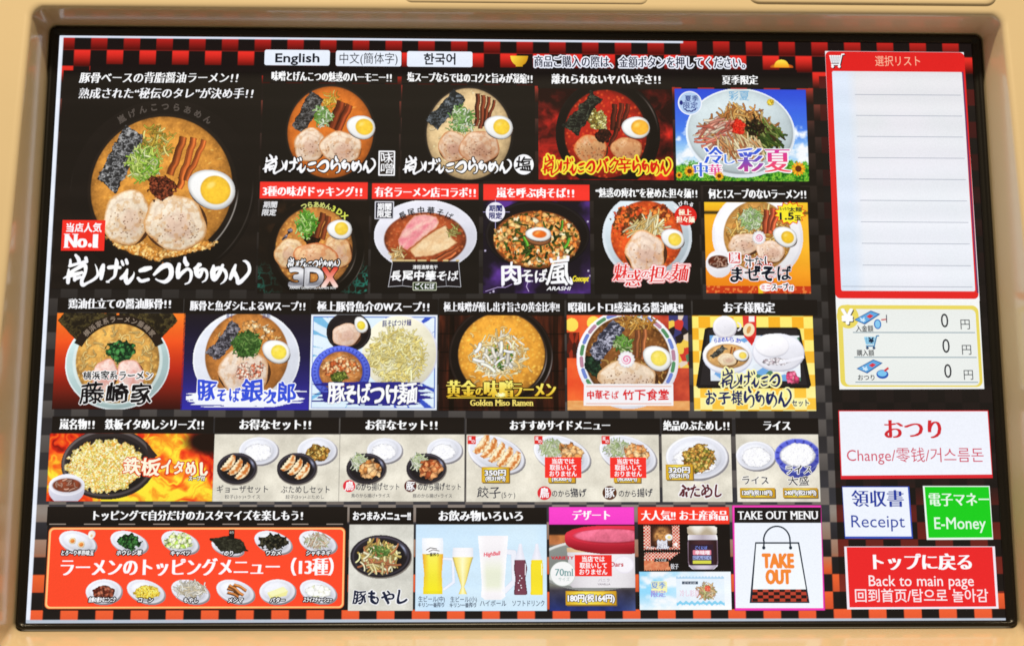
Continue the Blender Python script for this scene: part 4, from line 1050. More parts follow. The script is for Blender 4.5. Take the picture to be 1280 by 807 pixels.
T.add(Geo().rrect(909.5, 314.5, 927, 330, 2, (252, 250, 250)).rrect(911, 315.8, 925.5, 328.8, 1, (206, 44, 40)).text("嵐", 912.5, 924, 322.3, 11, WHT, .04, 'brush')
      .text("汁なし", 931, 964, 326, 12, (24, 24, 40), .05, 'brush', bk, jit=.06, warp=.15, y1=328).text("まぜそば", 914, 990, 343.5, 19.5, (20, 26, 40), .07, 'brush', bk, jit=.08, warp=.15, y1=341)
      .ell(957.5, 359, 8, 5, (252, 250, 250)).text("ミニ", 951.5, 963.5, 359, 6, (214, 60, 90), .03, 'goth').text("スープ", 965, 985, 358.5, 8.5, (24, 24, 40), .05, 'brush', bk).text("付", 986, 991.5, 360, 5.5, (24, 24, 40), .03, 'goth', bk), 'dish_name')

# ================================================================== third row
T = Tile("ramen_button", "dish button with two dark seaweed wings over a pale bowl on an orange to brown backdrop", (72.5, 372, 229, 390.5), (71.5, 390.8, 227.5, 511.5),
         lambda X, Y, x, y: ramp(y, [(0, (246, 126, 44)), (.3, (232, 84, 34)), (.6, (172, 44, 26)), (1, (56, 18, 14))]))
T.head("鶏油仕立ての醤油豚骨！！", 86, 213, 379.7, 12, .05)
T.bowl(147, 450, 52, 53, (208, 156, 82), rim=[(65, 58, (226, 238, 240), 0, 3.5), (63.5, 56.5, (176, 200, 200), 0, 3.5), (56, 54, (206, 222, 220), 0, 1)], seed=14, dots=40, oil=(226, 180, 100), contrast=.5, noodle=((232, 196, 124), 90, 12))
for m in (1, -1):
    X_ = lambda x: 147.3 + m * (x - 147.3)
    T.nori([(X_(80), 390.6), (X_(146), 390.6), (X_(146), 398), (X_(120), 403), (X_(98), 428), (X_(71.8), 400.5)], (34, 28, 20), (126, 112, 60), 4 + m, .35, sc=.12, rough=1.5)
T.add(Geo().ring(147.3, 456, 62, 62, 11, (40, 30, 24), 206, 334), 'bowl_rim')
T.add(Geo().arc("横浜家系ラーメン藤崎家", 147.3, 456, 56.5, 57, -136, -44, 7, (138, 124, 110), .03), 'bowl_lettering')
T.chunks('spinach', 150.5, 439, 18.5, 13.5, [(30, 74, 40), (46, 100, 52), (22, 54, 32), (70, 128, 70)], .18, 5, .45, dark=.6)
T.pork(131, 468, 15.5, 19, 10, (236, 200, 190), (208, 140, 120), 4, core=(226, 170, 166), pepper=0, swirl=.4)
T.pork(163, 468, 16.5, 19, -10, (236, 200, 190), (208, 140, 120), 6, core=(226, 170, 166), pepper=0, swirl=.4)
wo = [(1.5, (248, 246, 244))]
T.add(Geo().text("横浜家系ラーメン", 104, 190.5, 469.3, 10, (26, 22, 24), .05, 'brush', wo, jit=.05).text("藤", 101, 129, 492, 25, (26, 22, 24), .07, 'brush', [(2, (248, 246, 244))], warp=.12)
      .text("崎", 134, 160, 492, 23, (26, 22, 24), .07, 'brush', [(2, (248, 246, 244))], warp=.12).text("家", 165, 190, 492, 25, (26, 22, 24), .07, 'brush', [(2, (248, 246, 244))], warp=.12), 'dish_name')

T = Tile("ramen_button", "dish button with blue brush lettering and chopped greens in a white bowl on navy", (231, 373, 386.5, 392), (230, 392, 386, 512.5),
         lambda X, Y, x, y: ramp(y, [(0, (30, 24, 32)), (.45, (34, 30, 70)), (1, (54, 50, 160))]))
T.head("豚骨と魚ダシによるWスープ！！", 238, 381, 382, 11.5, .045, y1=382.8)
T.bowl(308.5, 444, 52, 53.5, (190, 124, 62), rim=[(66.5, 60, (236, 238, 246), -.5, 4), (65, 58.5, (216, 220, 232), -.5, 4)], seed=15, dots=40, contrast=.3, noodle=((230, 190, 130), 14, 8))
T.add(Geo().text("豚そ", 283, 291, 395, 5, (44, 50, 110), .03, 'brush').text("次郎", 328, 338, 395, 5, (44, 50, 110), .03, 'brush'), 'bowl_lettering')
T.chunks('chopped_onion', 314, 407, 12, 8, [(214, 160, 100), (236, 206, 160), (200, 140, 80)], .2, 5, .4)
T.chunks('chopped_onion', 335, 415, 9, 10, [(206, 146, 80), (240, 216, 176), (196, 130, 66)], .22, 8, .4)
T.pork(304.5, 464, 33, 27, 0, (226, 206, 188), (196, 144, 100), 5, core=(208, 170, 152), pepper=0, swirl=.5)
T.chunks('red_pepper', 312, 463, 19, 11, [(222, 198, 180), (196, 120, 90), (230, 208, 190), (176, 90, 66), (216, 190, 170)], .28, 5, .6)
T.nori([(290, 400), (302, 411), (273, 452), (258, 440)], (46, 44, 50), (176, 172, 182), 42, .55)
T.heap('chives', 308.5, 430, 19, 17, 200, 6, 1.5, [(70, 110, 50), (96, 140, 66), (50, 84, 36), (130, 166, 90)], 5, under=(64, 96, 44))
T.egg(345, 438.7, 18, 13.6, 24, (3.5, 1.2), (9.8, 9), (244, 216, 80))


def brushbar(T, x0, y0, x1, y1, col, seed, rag=.3, name='brush_stroke'):
    a_, b_ = uv(x0, y0), uv(x1, y1); cv = Cv(a_[0], a_[1], b_[0], b_[1], .6); tx = (cv.X - a_[0]) / (b_[0] - a_[0]); ty = (cv.Y - a_[1]) / (b_[1] - a_[1])
    n = fbm(cv.X * .03, cv.Y * .55, seed, 3); e = np.minimum(tx, 1 - tx) * 5; v = 1 - np.abs(ty * 2 - 1) ** 3
    cv.M = ((np.minimum(e, 1) * .62 + v * .5 + (n - .5) * 1.6 * rag / .3) > .62).astype(float); cv.C[:] = col; T.put(cv, name)


brushbar(T, 233, 485, 383, 509, (236, 240, 250), 4)
T.add(Geo().text("豚", 247, 270, 489, 25, (58, 82, 206), .07, 'brush', [(2.2, (244, 246, 252))], warp=.1).text("そば", 271, 300, 494, 16, (58, 82, 206), .07, 'brush', [(2.2, (244, 246, 252))], warp=.1)
      .text("銀", 301, 328, 488, 27, (58, 82, 206), .07, 'brush', [(2.2, (244, 246, 252))], warp=.1).text("次", 329, 346, 496, 16, (58, 82, 206), .07, 'brush', [(2.2, (244, 246, 252))], warp=.1)
      .text("郎", 346, 368, 490, 23, (58, 82, 206), .07, 'brush', [(2.2, (244, 246, 252))], warp=.1), 'dish_name')


def rays(X, Y, x, y):
    an = np.arctan2(y - .5, x - .52); r_ = np.hypot(x - .52, y - .5); n = vn(an * 14 + 40, an * 0, 6)
    k = (n > .62) & (r_ > .42 + .25 * vn(an * 20 + 9, an * 0, 2)); c = mix((206, 230, 246), (232, 242, 252), fbm(X * .03, Y * .03, 3))
    c = np.where(k[..., None], mix((58, 84, 186), (120, 180, 220), (x < .3) * 1.), c)
    e = np.minimum(np.minimum(x, 1 - x) * 155, np.minimum(y, 1 - y) * 119); c = np.where((e < 2.6)[..., None], (228, 236, 248), c); return np.where(((e > 2.6) & (e < 3.5))[..., None], (90, 120, 190), c)


T = Tile("ramen_button", "dish button of dipping noodles in three bowls with white lettering on a navy stroke", (389, 373, 547, 392.5), (389, 392.8, 546, 512.5), rays)
T.head("極上豚骨魚介のWスープ！！", 397, 536, 383, 12, .045, y1=383.6)
T.bowl(499, 441, 46, 46, (232, 226, 200), rim=[(47, 47, (214, 212, 232), 1, 0), (46, 46, (238, 238, 246), 0, -.5)], seed=16, dots=0, contrast=.06, name='plate', sh=.02)
T.heap('noodles', 496, 445, 35, 32, 700, 15, 1.7, [(240, 228, 160), (234, 216, 136), (246, 238, 192), (226, 204, 120)], 5, under=(232, 212, 140), curl=2.6, core=.85, sh=.2)
T.add(Geo().text("豚そばつけ麺", 478, 514, 404.5, 7.5, (50, 54, 120), .04, 'brush', y1=403), 'plate_lettering')
T.bowl(436, 414.5, 22, 17, (38, 32, 34), rim=[(28, 25, (30, 26, 28), 0, 0), (26.5, 23.5, (56, 50, 54), 0, 0), (25.5, 22.5, (30, 26, 28), -.5, -.5)], seed=3, dots=0, name='small_bowl')
T.pork(432.5, 418, 18, 13.5, 0, (226, 196, 176), (206, 160, 130), 4, pepper=0, core=(212, 170, 152))
T.egg(451, 405.5, 10.4, 7.8, 62, (.5, 1), (5.5, 5), (240, 214, 70))


def dots_rim(cv, cx, cy):
    for k in range(40): cv.put(cv.ell(cx + 32.5 * math.cos(k * .157), cy + 28.5 * math.sin(k * .157), 1.5, .7, k * 9), (34, 40, 120), .8, .8)


T.bowl(426, 464, 27, 25, (190, 126, 72), rim=[(37, 33, (62, 74, 176), 0, 1), (35.5, 31.5, (88, 104, 206), 0, 0), (29, 27, (60, 76, 180), 0, 0)], seed=17, dots=40, contrast=.5, extra=dots_rim, name='dipping_bowl')
T.chunks('minced_pork', 425, 458, 21, 14, [(196, 112, 64), (214, 150, 100), (170, 84, 46), (232, 196, 150), (180, 100, 56)], .22, 5, .5)
T.chunks('chives', 424, 470, 10, 7, [(96, 110, 46), (130, 140, 66), (76, 90, 36)], .4, 5, .4)
brushbar(T, 390, 476, 546, 507, (44, 42, 128), 9, .25)
T.add(Geo().text("豚", 411, 431, 492, 25, WHT, .07, 'brush', [(1, (30, 28, 80))], warp=.1).text("そば", 431, 463, 492, 22, WHT, .07, 'brush', [(1, (30, 28, 80))], warp=.1).text("つけ", 464, 498, 493, 22, WHT, .07, 'brush', [(1, (30, 28, 80))], warp=.1).text("麺", 498, 520, 492, 25, WHT, .05, 'brush', [(1, (30, 28, 80))], warp=.1), 'dish_name')


def wood(X, Y, x, y):
    n = fbm(X * .25, Y * .03, 5, 4); c = mix((34, 16, 12), (104, 46, 26), np.clip((n - .3) * 2, 0, 1) * (1 - .55 * y)); c = c * np.where(((y * 5.2) % 1) < .06, .5, 1)[..., None]
    return c * np.where((np.abs(x - .1) < .02) | (np.abs(x - .93) < .02), .5, 1)[..., None]


T = Tile("ramen_button", "dish button with golden soup, bean sprouts and yellow lettering on dark wood", (549, 373, 705.5, 393), (549, 393.3, 706.5, 513.5), wood)
T.head("極上味噌が醸し出す旨さの黄金比率!!", 555, 699, 383.5, 11.5, .035, y1=384)
T.bowl(627, 443, 54, 52, (232, 160, 62), rim=[(65, 62, (26, 19, 17), -1, 1.5), (64, 61, (40, 30, 27), -1, 1.5), (62, 59, (24, 18, 16), -1, 1), (55.5, 53.5, (52, 40, 34), 1, .5)], seed=18, dots=60, oil=(240, 180, 80), contrast=.3, noodle=((240, 200, 130), 16, 9),
       extra=lambda cv, cx, cy: [cv.put(.7 - np.abs(np.hypot(cv.X - cx + 1, (cv.Y - cy - 1) * 1.045) - r_), (190, 180, 176), 1.1, .7 * np.clip(1 - np.abs(np.degrees(np.arctan2(cv.Y - cy, cv.X - cx)) - 20) / 34, 0, 1)) for r_ in (64, 57)])  # rim highlights painted as pale partial rings
T.heap('bean_sprouts', 625, 444, 33, 27, 260, 15, 2.1, [(242, 224, 176), (234, 206, 146), (246, 238, 214), (228, 186, 116)], 5, curl=1.4, core=.7, sh=.25)
T.heap('green_onion', 626, 445, 15, 17, 70, 5, 2, [(90, 140, 60), (130, 170, 80), (70, 110, 44), (220, 200, 90)], 6)
T.heap('cabbage', 617, 441, 24, 19, 16, 17, 4, [(244, 240, 230), (236, 230, 214)], 9, curl=.8)
go = [(1.5, (58, 34, 12))]
GG = lambda V: mix((250, 236, 120), (214, 164, 34), np.abs(((V[:, 1] - 478) / 19)))
T.add(Geo().text("黄金", 559, 594, 486, 20, WHT, .05, 'mincho', go, grad=GG).text("の", 595, 605, 489, 11, WHT, .05, 'mincho', go, grad=GG).text("味噌", 606, 641, 486, 20, WHT, .05, 'mincho', go, grad=GG).text("ラーメン", 642, 694, 487, 18, WHT, .05, 'mincho', go, grad=GG)
      .line([(560, 496.8), (690, 496.8)], 1, (236, 200, 70)).text("Golden Miso Ramen", 588, 666, 502.8, 9.5, (236, 212, 110), .03, 'serif', [(.9, (40, 24, 10))]), 'dish_name')
a_ = uv(626, 493); cv = Cv(a_[0] - 15, a_[1] - 8, a_[0] + 15, a_[1] + 8, .6)
rr = np.hypot((cv.X - a_[0]) / 2, cv.Y - a_[1]); cv.C = ramp(rr, [(0, (255, 255, 226)), (2.5, (250, 246, 150)), (7, (220, 180, 50))]); cv.M = ((rr < 3.2) | (np.abs(cv.Y - a_[1]) < .5) | (np.abs(cv.X - a_[0]) < .4)).astype(float); T.put(cv, 'sparkle')


def shop(X, Y, x, y):
    c = mix((224, 70, 40), (240, 120, 60), fbm(X * .06, Y * .05, 3)); c = np.where((x > .6)[..., None], mix((150, 50, 40), (214, 90, 60), fbm(X * .1, Y * .1, 5)), c)
    f, e, r = vor(X * .12, Y * .10, 8); post = pal(r, [(40, 30, 34), (220, 200, 180), (60, 60, 110), (200, 60, 50), (90, 120, 90), (230, 190, 80)])
    c = np.where(((x > .84) & (y < .55))[..., None], post, c); c = np.where(((x < .1) & (y > .18) & (y < .45))[..., None], pal(vor(X * .25, Y * .08, 4)[2], [(90, 30, 20), (150, 50, 30), (60, 30, 24)]), c)
    for lx, ly in ((.04, .1), (.22, .08)): c = np.where((np.hypot((x - lx) * 1.3, y - ly) < .07)[..., None], (246, 214, 90), c)
    return np.where((y > .9)[..., None], mix((214, 140, 80), (236, 180, 120), fbm(X * .1, Y * .3, 4)), c)


T = Tile("ramen_button", "dish button with a patterned white bowl and red lettering on a white sign", (708, 373, 864, 393.5), (708.5, 393.8, 862.5, 513), shop)
T.head("昭和レトロ感溢れる醤油味!!", 711, 853, 384, 12, .05, y1=384.6)


def dashrim(cv, cx, cy):
    for k in range(24):
        a0 = k * math.pi / 12 + .1; p = [(cx + 57.5 * math.cos(a0 + t), cy + 56.5 * math.sin(a0 + t)) for t in np.linspace(0, .17, 4)]
        cv.stroke(p, 4.6, [(86, 140, 96), (110, 130, 200), (180, 130, 150)][k % 3], shade=.1)


T.bowl(784.5, 448, 53, 53, (122, 78, 40), rim=[(63.5, 62, (226, 226, 238), 0, 1), (62, 60.5, (240, 240, 246), 0, 0)], seed=19, dots=30, oil=(160, 110, 60), contrast=.5, noodle=((206, 160, 90), 40, 14), extra=dashrim)
T.heap('noodles', 797, 404, 24, 9, 60, 16, 1.8, [(214, 160, 80), (196, 136, 60), (230, 186, 116)], 5, curl=2.4)
T.chunks('spinach', 742, 457, 10, 14, [(26, 46, 34), (40, 66, 46), (20, 34, 28)], .2, 5, .4, ang=-20)
T.sticks([(797, 412, 794, 447, 7.5), (806, 411, 802, 449, 6)], (150, 92, 58))
T.nori([(766, 397), (781, 409.5), (751, 454), (734, 438.5)], (50, 52, 66), (196, 196, 214), 52, .7)
T.heap('scallions', 779.5, 429.5, 11, 10, 80, 9, 1.9, [(110, 160, 70), (150, 190, 110), (70, 110, 44), (190, 210, 150)], 5, under=(70, 100, 40))
T.pork(784, 472, 38, 20.5, 0, (226, 204, 180), (190, 146, 104), 5, core=(212, 186, 166), pepper=70, swirl=.3)
naruto(T, 783, 449, 11)
T.egg(821, 447, 18.3, 14.6, 30, (2.5, .5), (10.2, 9.6), (240, 216, 96))
g = Geo().poly([(730, 479.6), (841.5, 479.6), (841.8, 506.8), (729.5, 506.8)], (240, 236, 240))
for y0 in (482.7, 504.2): g.line([(733, y0), (839, y0)], 1.3, (226, 176, 160))
g.text("中華そば", 734.5, 773, 493.6, 10.5, (206, 44, 48), .05, 'brush', jit=.05).text("竹下食堂", 779, 836, 493.4, 12.5, (206, 44, 48), .05, 'brush', jit=.05); T.add(g, 'dish_name')


def yellowcheck(X, Y, x, y):
    k = ((np.floor(X / 14.6 + .2) + np.floor(Y / 14.6)) % 2 == 0); return np.where(k[..., None], mix((248, 226, 110), (250, 234, 150), y), mix((240, 168, 40), (246, 190, 70), y))


T = Tile("ramen_button", "children's meal button with a tray of white dishes on yellow checks", (866, 374, 1022, 394), (864.8, 394.2, 1020.5, 513.5), yellowcheck)
T.head("お子様限定", 905, 968, 384.5, 12.5, .05)
T.add(Geo().poly([(881, 411), (885, 409), (996, 409), (1000, 412), (1014, 481), (1011, 485), (873, 485), (870, 482)], (30, 27, 28)).poly([(885, 412), (996, 412), (1009, 481), (875, 481)], (44, 40, 42)), 'tray')
a_, b_ = uv(887, 419), uv(1001, 476); cv = Cv(a_[0], a_[1], b_[0], b_[1], .7); cv.C = pal(vor(cv.X * .08, cv.Y * .1, 6)[2], [(226, 234, 244), (232, 236, 240), (110, 160, 214), (226, 234, 244), (214, 224, 234), (80, 120, 100)])
T.put(cv, 'tray_mat')
T.bowl(906, 408, 0.1, 0.1, (240, 236, 240), rim=[(15, 14.5, (206, 200, 212), 0, 1), (14, 13, (240, 238, 244), 0, 0), (11.5, 10, (230, 228, 236), 0, -.5)], seed=3, dots=0, name='cup')
T.add(Geo().ring(921, 408, 6, 6, 2.2, (226, 222, 230), -80, 80, 20), 'cup_handle')
T.add(Geo().poly([(928, 394.6), (945.5, 394.6), (945, 420), (940, 432), (930, 420)], (214, 60, 56)).poly([(936, 395), (943, 395), (943, 402), (936, 402)], (240, 236, 236)).ell(936, 412, 7, 8.5, (240, 220, 180), 20).ell(936, 412, 2.5, 5, (214, 150, 90), 20).ell(939, 425, 4, 4, (196, 40, 40)), 'juice_box')
T.bowl(973, 439.5, .1, .1, (240, 238, 242), rim=[(32.5, 24, (196, 196, 210), 0, 1), (31.5, 23, (232, 232, 242), 0, 0)], seed=4, dots=0, name='plate')
T.chunks('spoon_rest', 970, 452, 16, 5, [(206, 196, 200), (150, 130, 140), (226, 220, 226), (220, 214, 222)], .25, 5, .5)
T.add(Geo().line([(975, 453), (1004, 446)], 3.5, (236, 236, 246)), 'spoon')
T.bowl(965, 431, .1, .1, (240, 238, 242), rim=[(21.5, 15, (212, 212, 222), 0, 1), (21, 14, (244, 242, 248), 0, 0)], seed=5, dots=0, name='small_bowl')
T.bowl(909.5, 445, 26.5, 15.5, (214, 164, 104), rim=[(31, 23, (196, 200, 220), 0, 0), (30.5, 22, (238, 238, 246), 0, -1)], seed=6, dots=16, contrast=.3)
T.add(Geo().text("らあめん", 893, 911, 425.5, 6, (60, 80, 190), .05, 'brush', y1=423.5).text("らあ", 912, 926, 424, 6, (60, 80, 190), .05, 'brush', y1=426), 'bowl_lettering')
T.nori([(904, 431), (911, 436), (893, 448), (885, 445.5)], (56, 54, 50), (130, 130, 120), 4)
T.sticks([(915, 433, 912, 442, 2.5), (919, 434, 915, 443, 2.5)], (170, 100, 50))
T.pork(909, 449, 12.5, 7.5, 0, (236, 214, 180), (214, 176, 130), 5, pepper=0)
T.egg(926, 443.5, 9.5, 7, 8, (2.5, .5), (4.8, 4.3), (242, 210, 90))
T.chunks('pink_candy', 990, 472, 8.5, 8, [(226, 110, 140), (240, 160, 170), (200, 70, 110)], .2, 5, .35)
yo_ = [(2, (246, 240, 170))]
g = strokes(Geo(), BR_A, 30, 1450, 900, 975.5, 473, (36, 44, 92), yo_, .95, 1.25)
g.text("お子様", 882, 929, 497, 16, (36, 44, 92), .06, 'brush', yo_, jit=.08, warp=.2, seed=4); strokes(g, BR_B, 1470, 2450, 929, 990, 496, (36, 44, 92), yo_, .95, 1.25)
T.add(g.text("セット", 990, 1011, 503.5, 8, (36, 44, 92), .05, 'brush', yo_, jit=.05), 'dish_name')

# ================================================================== fourth row: sides
NAVY = (44, 46, 62)


def paper(X, Y, x, y):
    n = fbm(X * .05, Y * .05, 5, 5); return np.array((216, 210, 194.)) * (.86 + .26 * n + .05 * hsh(np.floor(X * 1.2), np.floor(Y * 1.2), 4))[..., None]


def fire(X, Y, x, y):
    q = fbm(X * .025, Y * .025, 3, 4); q2 = fbm(X * .03 + 4 * q, Y * .03 + 3 * q, 7, 5); f = 1 - np.abs(2 * q2 - 1)
    t = np.clip(.02 + .95 * f ** 1.3 + .28 * (y - .4) + .15 * np.sin(x * 7 + q * 6), 0, 1.1); c = ramp(t, [(.25, (110, 20, 14)), (.45, (214, 46, 24)), (.66, (240, 92, 32)), (.86, (246, 150, 42)), (1.05, (250, 222, 60))])
    return mix(c, (34, 20, 16), np.clip((.18 - np.hypot(x - .97, (y - .12) * .8)) * 12, 0, 1))


T = Tile("rice_dish_button", "wide button of fried rice in an iron pan against flames", (65.5, 520, 266.5, 541), (62.3, 541.3, 265.5, 626.3), fire, pcol=(30, 26, 26))
T.head("嵐名物！！　鉄板イタめしシリーズ！！", 75, 254, 530, 12.5, .05, y1=530.6)
T.bowl(134.5, 580.5, 50, 35, (44, 38, 38), rim=[(58, 44, (52, 44, 44), 1, -1), (56, 41.5, (92, 84, 84), 0, -2), (53, 38.5, (48, 42, 42), 0, -2)], seed=20, dots=0, name='iron_pan')
T.add(Geo().poly([(182, 552), (197, 569), (190, 573), (186, 569)], (52, 40, 38)), 'pan_handle')
T.chunks('fried_rice', 132.5, 582, 47, 32, [(226, 196, 110), (240, 220, 150), (206, 166, 70), (234, 206, 126), (214, 150, 70), (244, 232, 180), (180, 170, 90)], .46, 5, .16, dark=.24)
T.bowl(83.5, 606, 17.5, 8.5, (128, 66, 44), rim=[(22, 19, (206, 206, 222), 0, 5), (22, 13, (236, 236, 246), 0, 0), (20.5, 11.5, (220, 220, 232), 0, 0)], seed=21, dots=10, contrast=.5, name='soup_cup', noodle=((196, 150, 130), 10, 8))
ro = [(2, (206, 60, 30))]
T.add(Geo().text("鉄板", 153, 200, 582, 19, (252, 244, 214), .06, 'brush', [(1.4, (120, 50, 26)), (2.2, (214, 66, 30))][1:], warp=.15, y1=584).text("イタめし", 202, 260, 583, 17, (252, 244, 214), .07, 'brush', ro, warp=.15, y1=587)
      .text("スープ付", 236, 256, 597.5, 5.5, (246, 236, 226), .04, 'goth', [(.8, (80, 40, 30))]), 'dish_name')


def plate(T, x, y, rx, ry, kind, ang=0, seed=1, name=None):
    if kind == 'black':
        T.bowl(x, y, rx * .74, ry * .74, (36, 32, 36), rim=[(rx + .5, ry + .5, (150, 142, 134), .7, 1.2), (rx, ry, (40, 36, 42), 0, 0), (rx * .93, ry * .92, (70, 66, 76), .4, -.3), (rx * .88, ry * .86, (38, 34, 38), 0, 0)], seed=seed, dots=0, name=name or 'black_plate',
               extra=lambda cv, cx, cy: cv.put(1.2 - np.abs(np.hypot((cv.X - cx) / rx, (cv.Y - cy) / ry) - .84) * rx, (176, 184, 214), 1.5, .9 * np.clip(1 - np.abs(np.degrees(np.arctan2(cv.Y - cy, cv.X - cx)) + 20) / 22, 0, 1)))  # painted glint along the plate's glossy edge
    else:
        T.bowl(x, y, rx * .8, ry * .8, (224, 226, 236), rim=([(rx * .62, ry * .5, (178, 178, 190), 1, ry * .62)] if kind == 'white' else []) + [(rx + .8, ry + .8, (150, 146, 150), 1.2, 1.4), (rx, ry, (236, 237, 246), 0, 0), (rx * .93, ry * .92, (216, 218, 230), 0, 0)], seed=seed, dots=0, ang=ang, contrast=.05, sh=.1, name=name or 'white_bowl')


RICE = [(240, 240, 244), (228, 228, 236), (246, 246, 248), (216, 216, 226)]
MINCE = [(150, 112, 50), (196, 160, 80), (110, 80, 36), (214, 184, 110), (90, 76, 34), (170, 120, 56)]
KARA = [(206, 146, 88), (222, 170, 116), (184, 120, 66), (232, 190, 140)]
PORKF = [(176, 96, 56), (200, 124, 76), (150, 76, 44), (214, 150, 100)]
CAB = [(206, 220, 170), (226, 234, 206), (180, 204, 140), (238, 240, 226)]


def gyoza(T, x, y, s, n, ang=-28, dx=13, dy=6.5):
    for i in range(n):
        cx, cy = uv(x + i * dx * s, y + i * dy * s); cv = Cv(cx - 15 * s, cy - 15 * s, cx + 15 * s, cy + 15 * s, .45)
        c, q = math.cos(R_(ang)), math.sin(R_(ang)); u = ((cv.X - cx) * c + (cv.Y - cy) * q) / s; v = (-(cv.X - cx) * q + (cv.Y - cy) * c) / s
        v2 = v + .018 * u * u; d = np.minimum(5.6 - np.abs(v2) - .02 * u * u, 12.5 - np.abs(u)) + .5 * np.sin(u * 1.5 + i) * (v2 < 0); cv.M = (d > 0).astype(float)
        n1 = fbm(cv.X * .4, cv.Y * .4, 3 + i, 3)
        cv.C = np.clip(mix(mix((242, 222, 184), (190, 112, 56), np.clip(1.1 - np.abs(v2 - .6) / 3.0 + (n1 - .5) * 2.2, 0, 1)), (96, 58, 34), np.clip((v2 - 3.6) / 1.6, 0, 1) * .8) * np.clip(.75 + d / 3, .7, 1.05)[..., None], 0, 255)
        T.put(cv, 'dumpling')


T = Tile("set_meal_button", "set meal button pairing dumplings with rice, and dumplings with minced pork rice", (268.7, 521, 423.5, 541.8), (268.2, 542.2, 423.3, 626.5), paper, pcol=(60, 58, 58))
T.head("お得なセット！！", 300, 388, 530.5, 12.5, .05)
plate(T, 323, 563, 24, 17, 'white', seed=3); T.chunks('rice', 322, 565, 17, 11, RICE, .5, 4, .15, dark=.12)
plate(T, 296, 585, 24.5, 19.5, 'black', seed=4); gyoza(T, 287, 579.5, .95, 3, -52, 9.5, 5.5)
plate(T, 396, 563, 24, 17, 'white', seed=5); T.chunks('minced_pork', 396, 566, 15.5, 10.5, MINCE, .34, 4, .25)
plate(T, 371, 585, 24.5, 19.5, 'black', seed=6); gyoza(T, 362, 579.5, .95, 3, -52, 9.5, 5.5)
T.add(Geo().text("ギョーザセット", 271, 335, 611, 9, NAVY, .015, 'brush').text("餃子(3ヶ)+ライス", 281, 325, 620.5, 4.8, NAVY, 0, 'brush'), 'dish_name')
T.add(Geo().text("ぶためしセット", 351, 412, 611.5, 9, NAVY, .015, 'brush').text("餃子(3ヶ)+ぶためし", 357, 405, 620.7, 4.8, NAVY, 0, 'brush'), 'dish_name')


def kbadge(g, x, y, r, ch, col):
    return g.ell(x, y, r, r, col).text(ch, x - r * .66, x + r * .66, y, r * 1.4, WHT, .05, 'brush')


T = Tile("set_meal_button", "set meal button pairing fried chicken with rice, and fried pork with rice", (425.8, 521, 580.5, 542), (425, 542.4, 580.5, 626.5), paper, pcol=(60, 58, 58))
T.head("お得なセット！！", 457.5, 546, 531, 12.5, .05)
for X_, cols, sd in ((0, KARA, 3), (75, PORKF, 4)):
    plate(T, 480.5 + X_, 562.5, 21.5, 15.5, 'white', seed=sd); T.chunks('rice', 479 + X_, 564.5, 15, 10, RICE, .5, 4, .15, dark=.12)
    plate(T, 457.7 + X_, 585, 24.5, 19, 'black', seed=sd + 3); T.heap('cabbage', 449 + X_, 577, 9, 9, 110, 9, 1.1, CAB, 4, under=(190, 206, 150))
    T.chunks('fried_meat', 463 + X_, 586, 14, 12, cols, .13, 5 + sd, .3)
g = kbadge(Geo(), 436.4, 607, 7.6, "鳥", (214, 52, 66)).text("のから揚げ", 445, 478, 608, 9, NAVY, .03, 'brush').text("セット", 479, 499, 608, 8, NAVY, .01, 'brush').text("鳥のから揚げ+ライス", 439, 487, 619, 4.8, NAVY, .01, 'brush'); T.add(g, 'dish_name')
g = kbadge(Geo(), 513, 607, 7.6, "豚", (88, 44, 40)).text("のから揚げ", 522.5, 556, 608, 9, NAVY, .03, 'brush').text("セット", 557, 576, 608, 8, NAVY, .01, 'brush').text("豚のから揚げ+ライス", 516, 565, 619.3, 4.8, NAVY, .01, 'brush'); T.add(g, 'dish_name')


def price(T, x0, y0, x1, y1, lines):
    a_, b_ = uv(x0, y0), uv(x1, y1); g = Geo(); g.rrect(x0 + 1.2, y0 + 1.4, x1 + 1.2, y1 + 1.4, .8, (112, 92, 50))
    cv = Cv(a_[0], a_[1], b_[0], b_[1], .6); t = (cv.X - a_[0]) / (b_[0] - a_[0]); cv.C = ramp(t, [(0, (206, 160, 40)), (.35, (246, 226, 90)), (.7, (236, 200, 70)), (1, (196, 146, 36))]); e = cv.rect(*a_, *b_); cv.put(1.1 - e, (186, 140, 40), .8, .8); g.canvas(cv)
    for t_, xa, xb, yy, h in lines: g.text(t_, xa, xb, yy, h, WHT, .05, 'goth', [(.9, (64, 52, 40))])
    T.add(g, 'price_tag')


def stop(T, x0, y0, x1, y1):
    h = (y1 - y0) / 3.45; g = Geo().rrect(x0, y0, x1, y1, 0, (236, 52, 46)); c = (x0 + x1) / 2; w_ = (x1 - x0)
    for i, (t_, k_) in enumerate((("当店では", .30), ("取扱いして", .36), ("おりません", .37))): g.text(t_, c - w_ * k_, c + w_ * k_, y0 + (y1 - y0) * (.2 + .3 * i), h * .88, WHT, .03, 'goth')
    T.add(g, 'unavailable_notice')


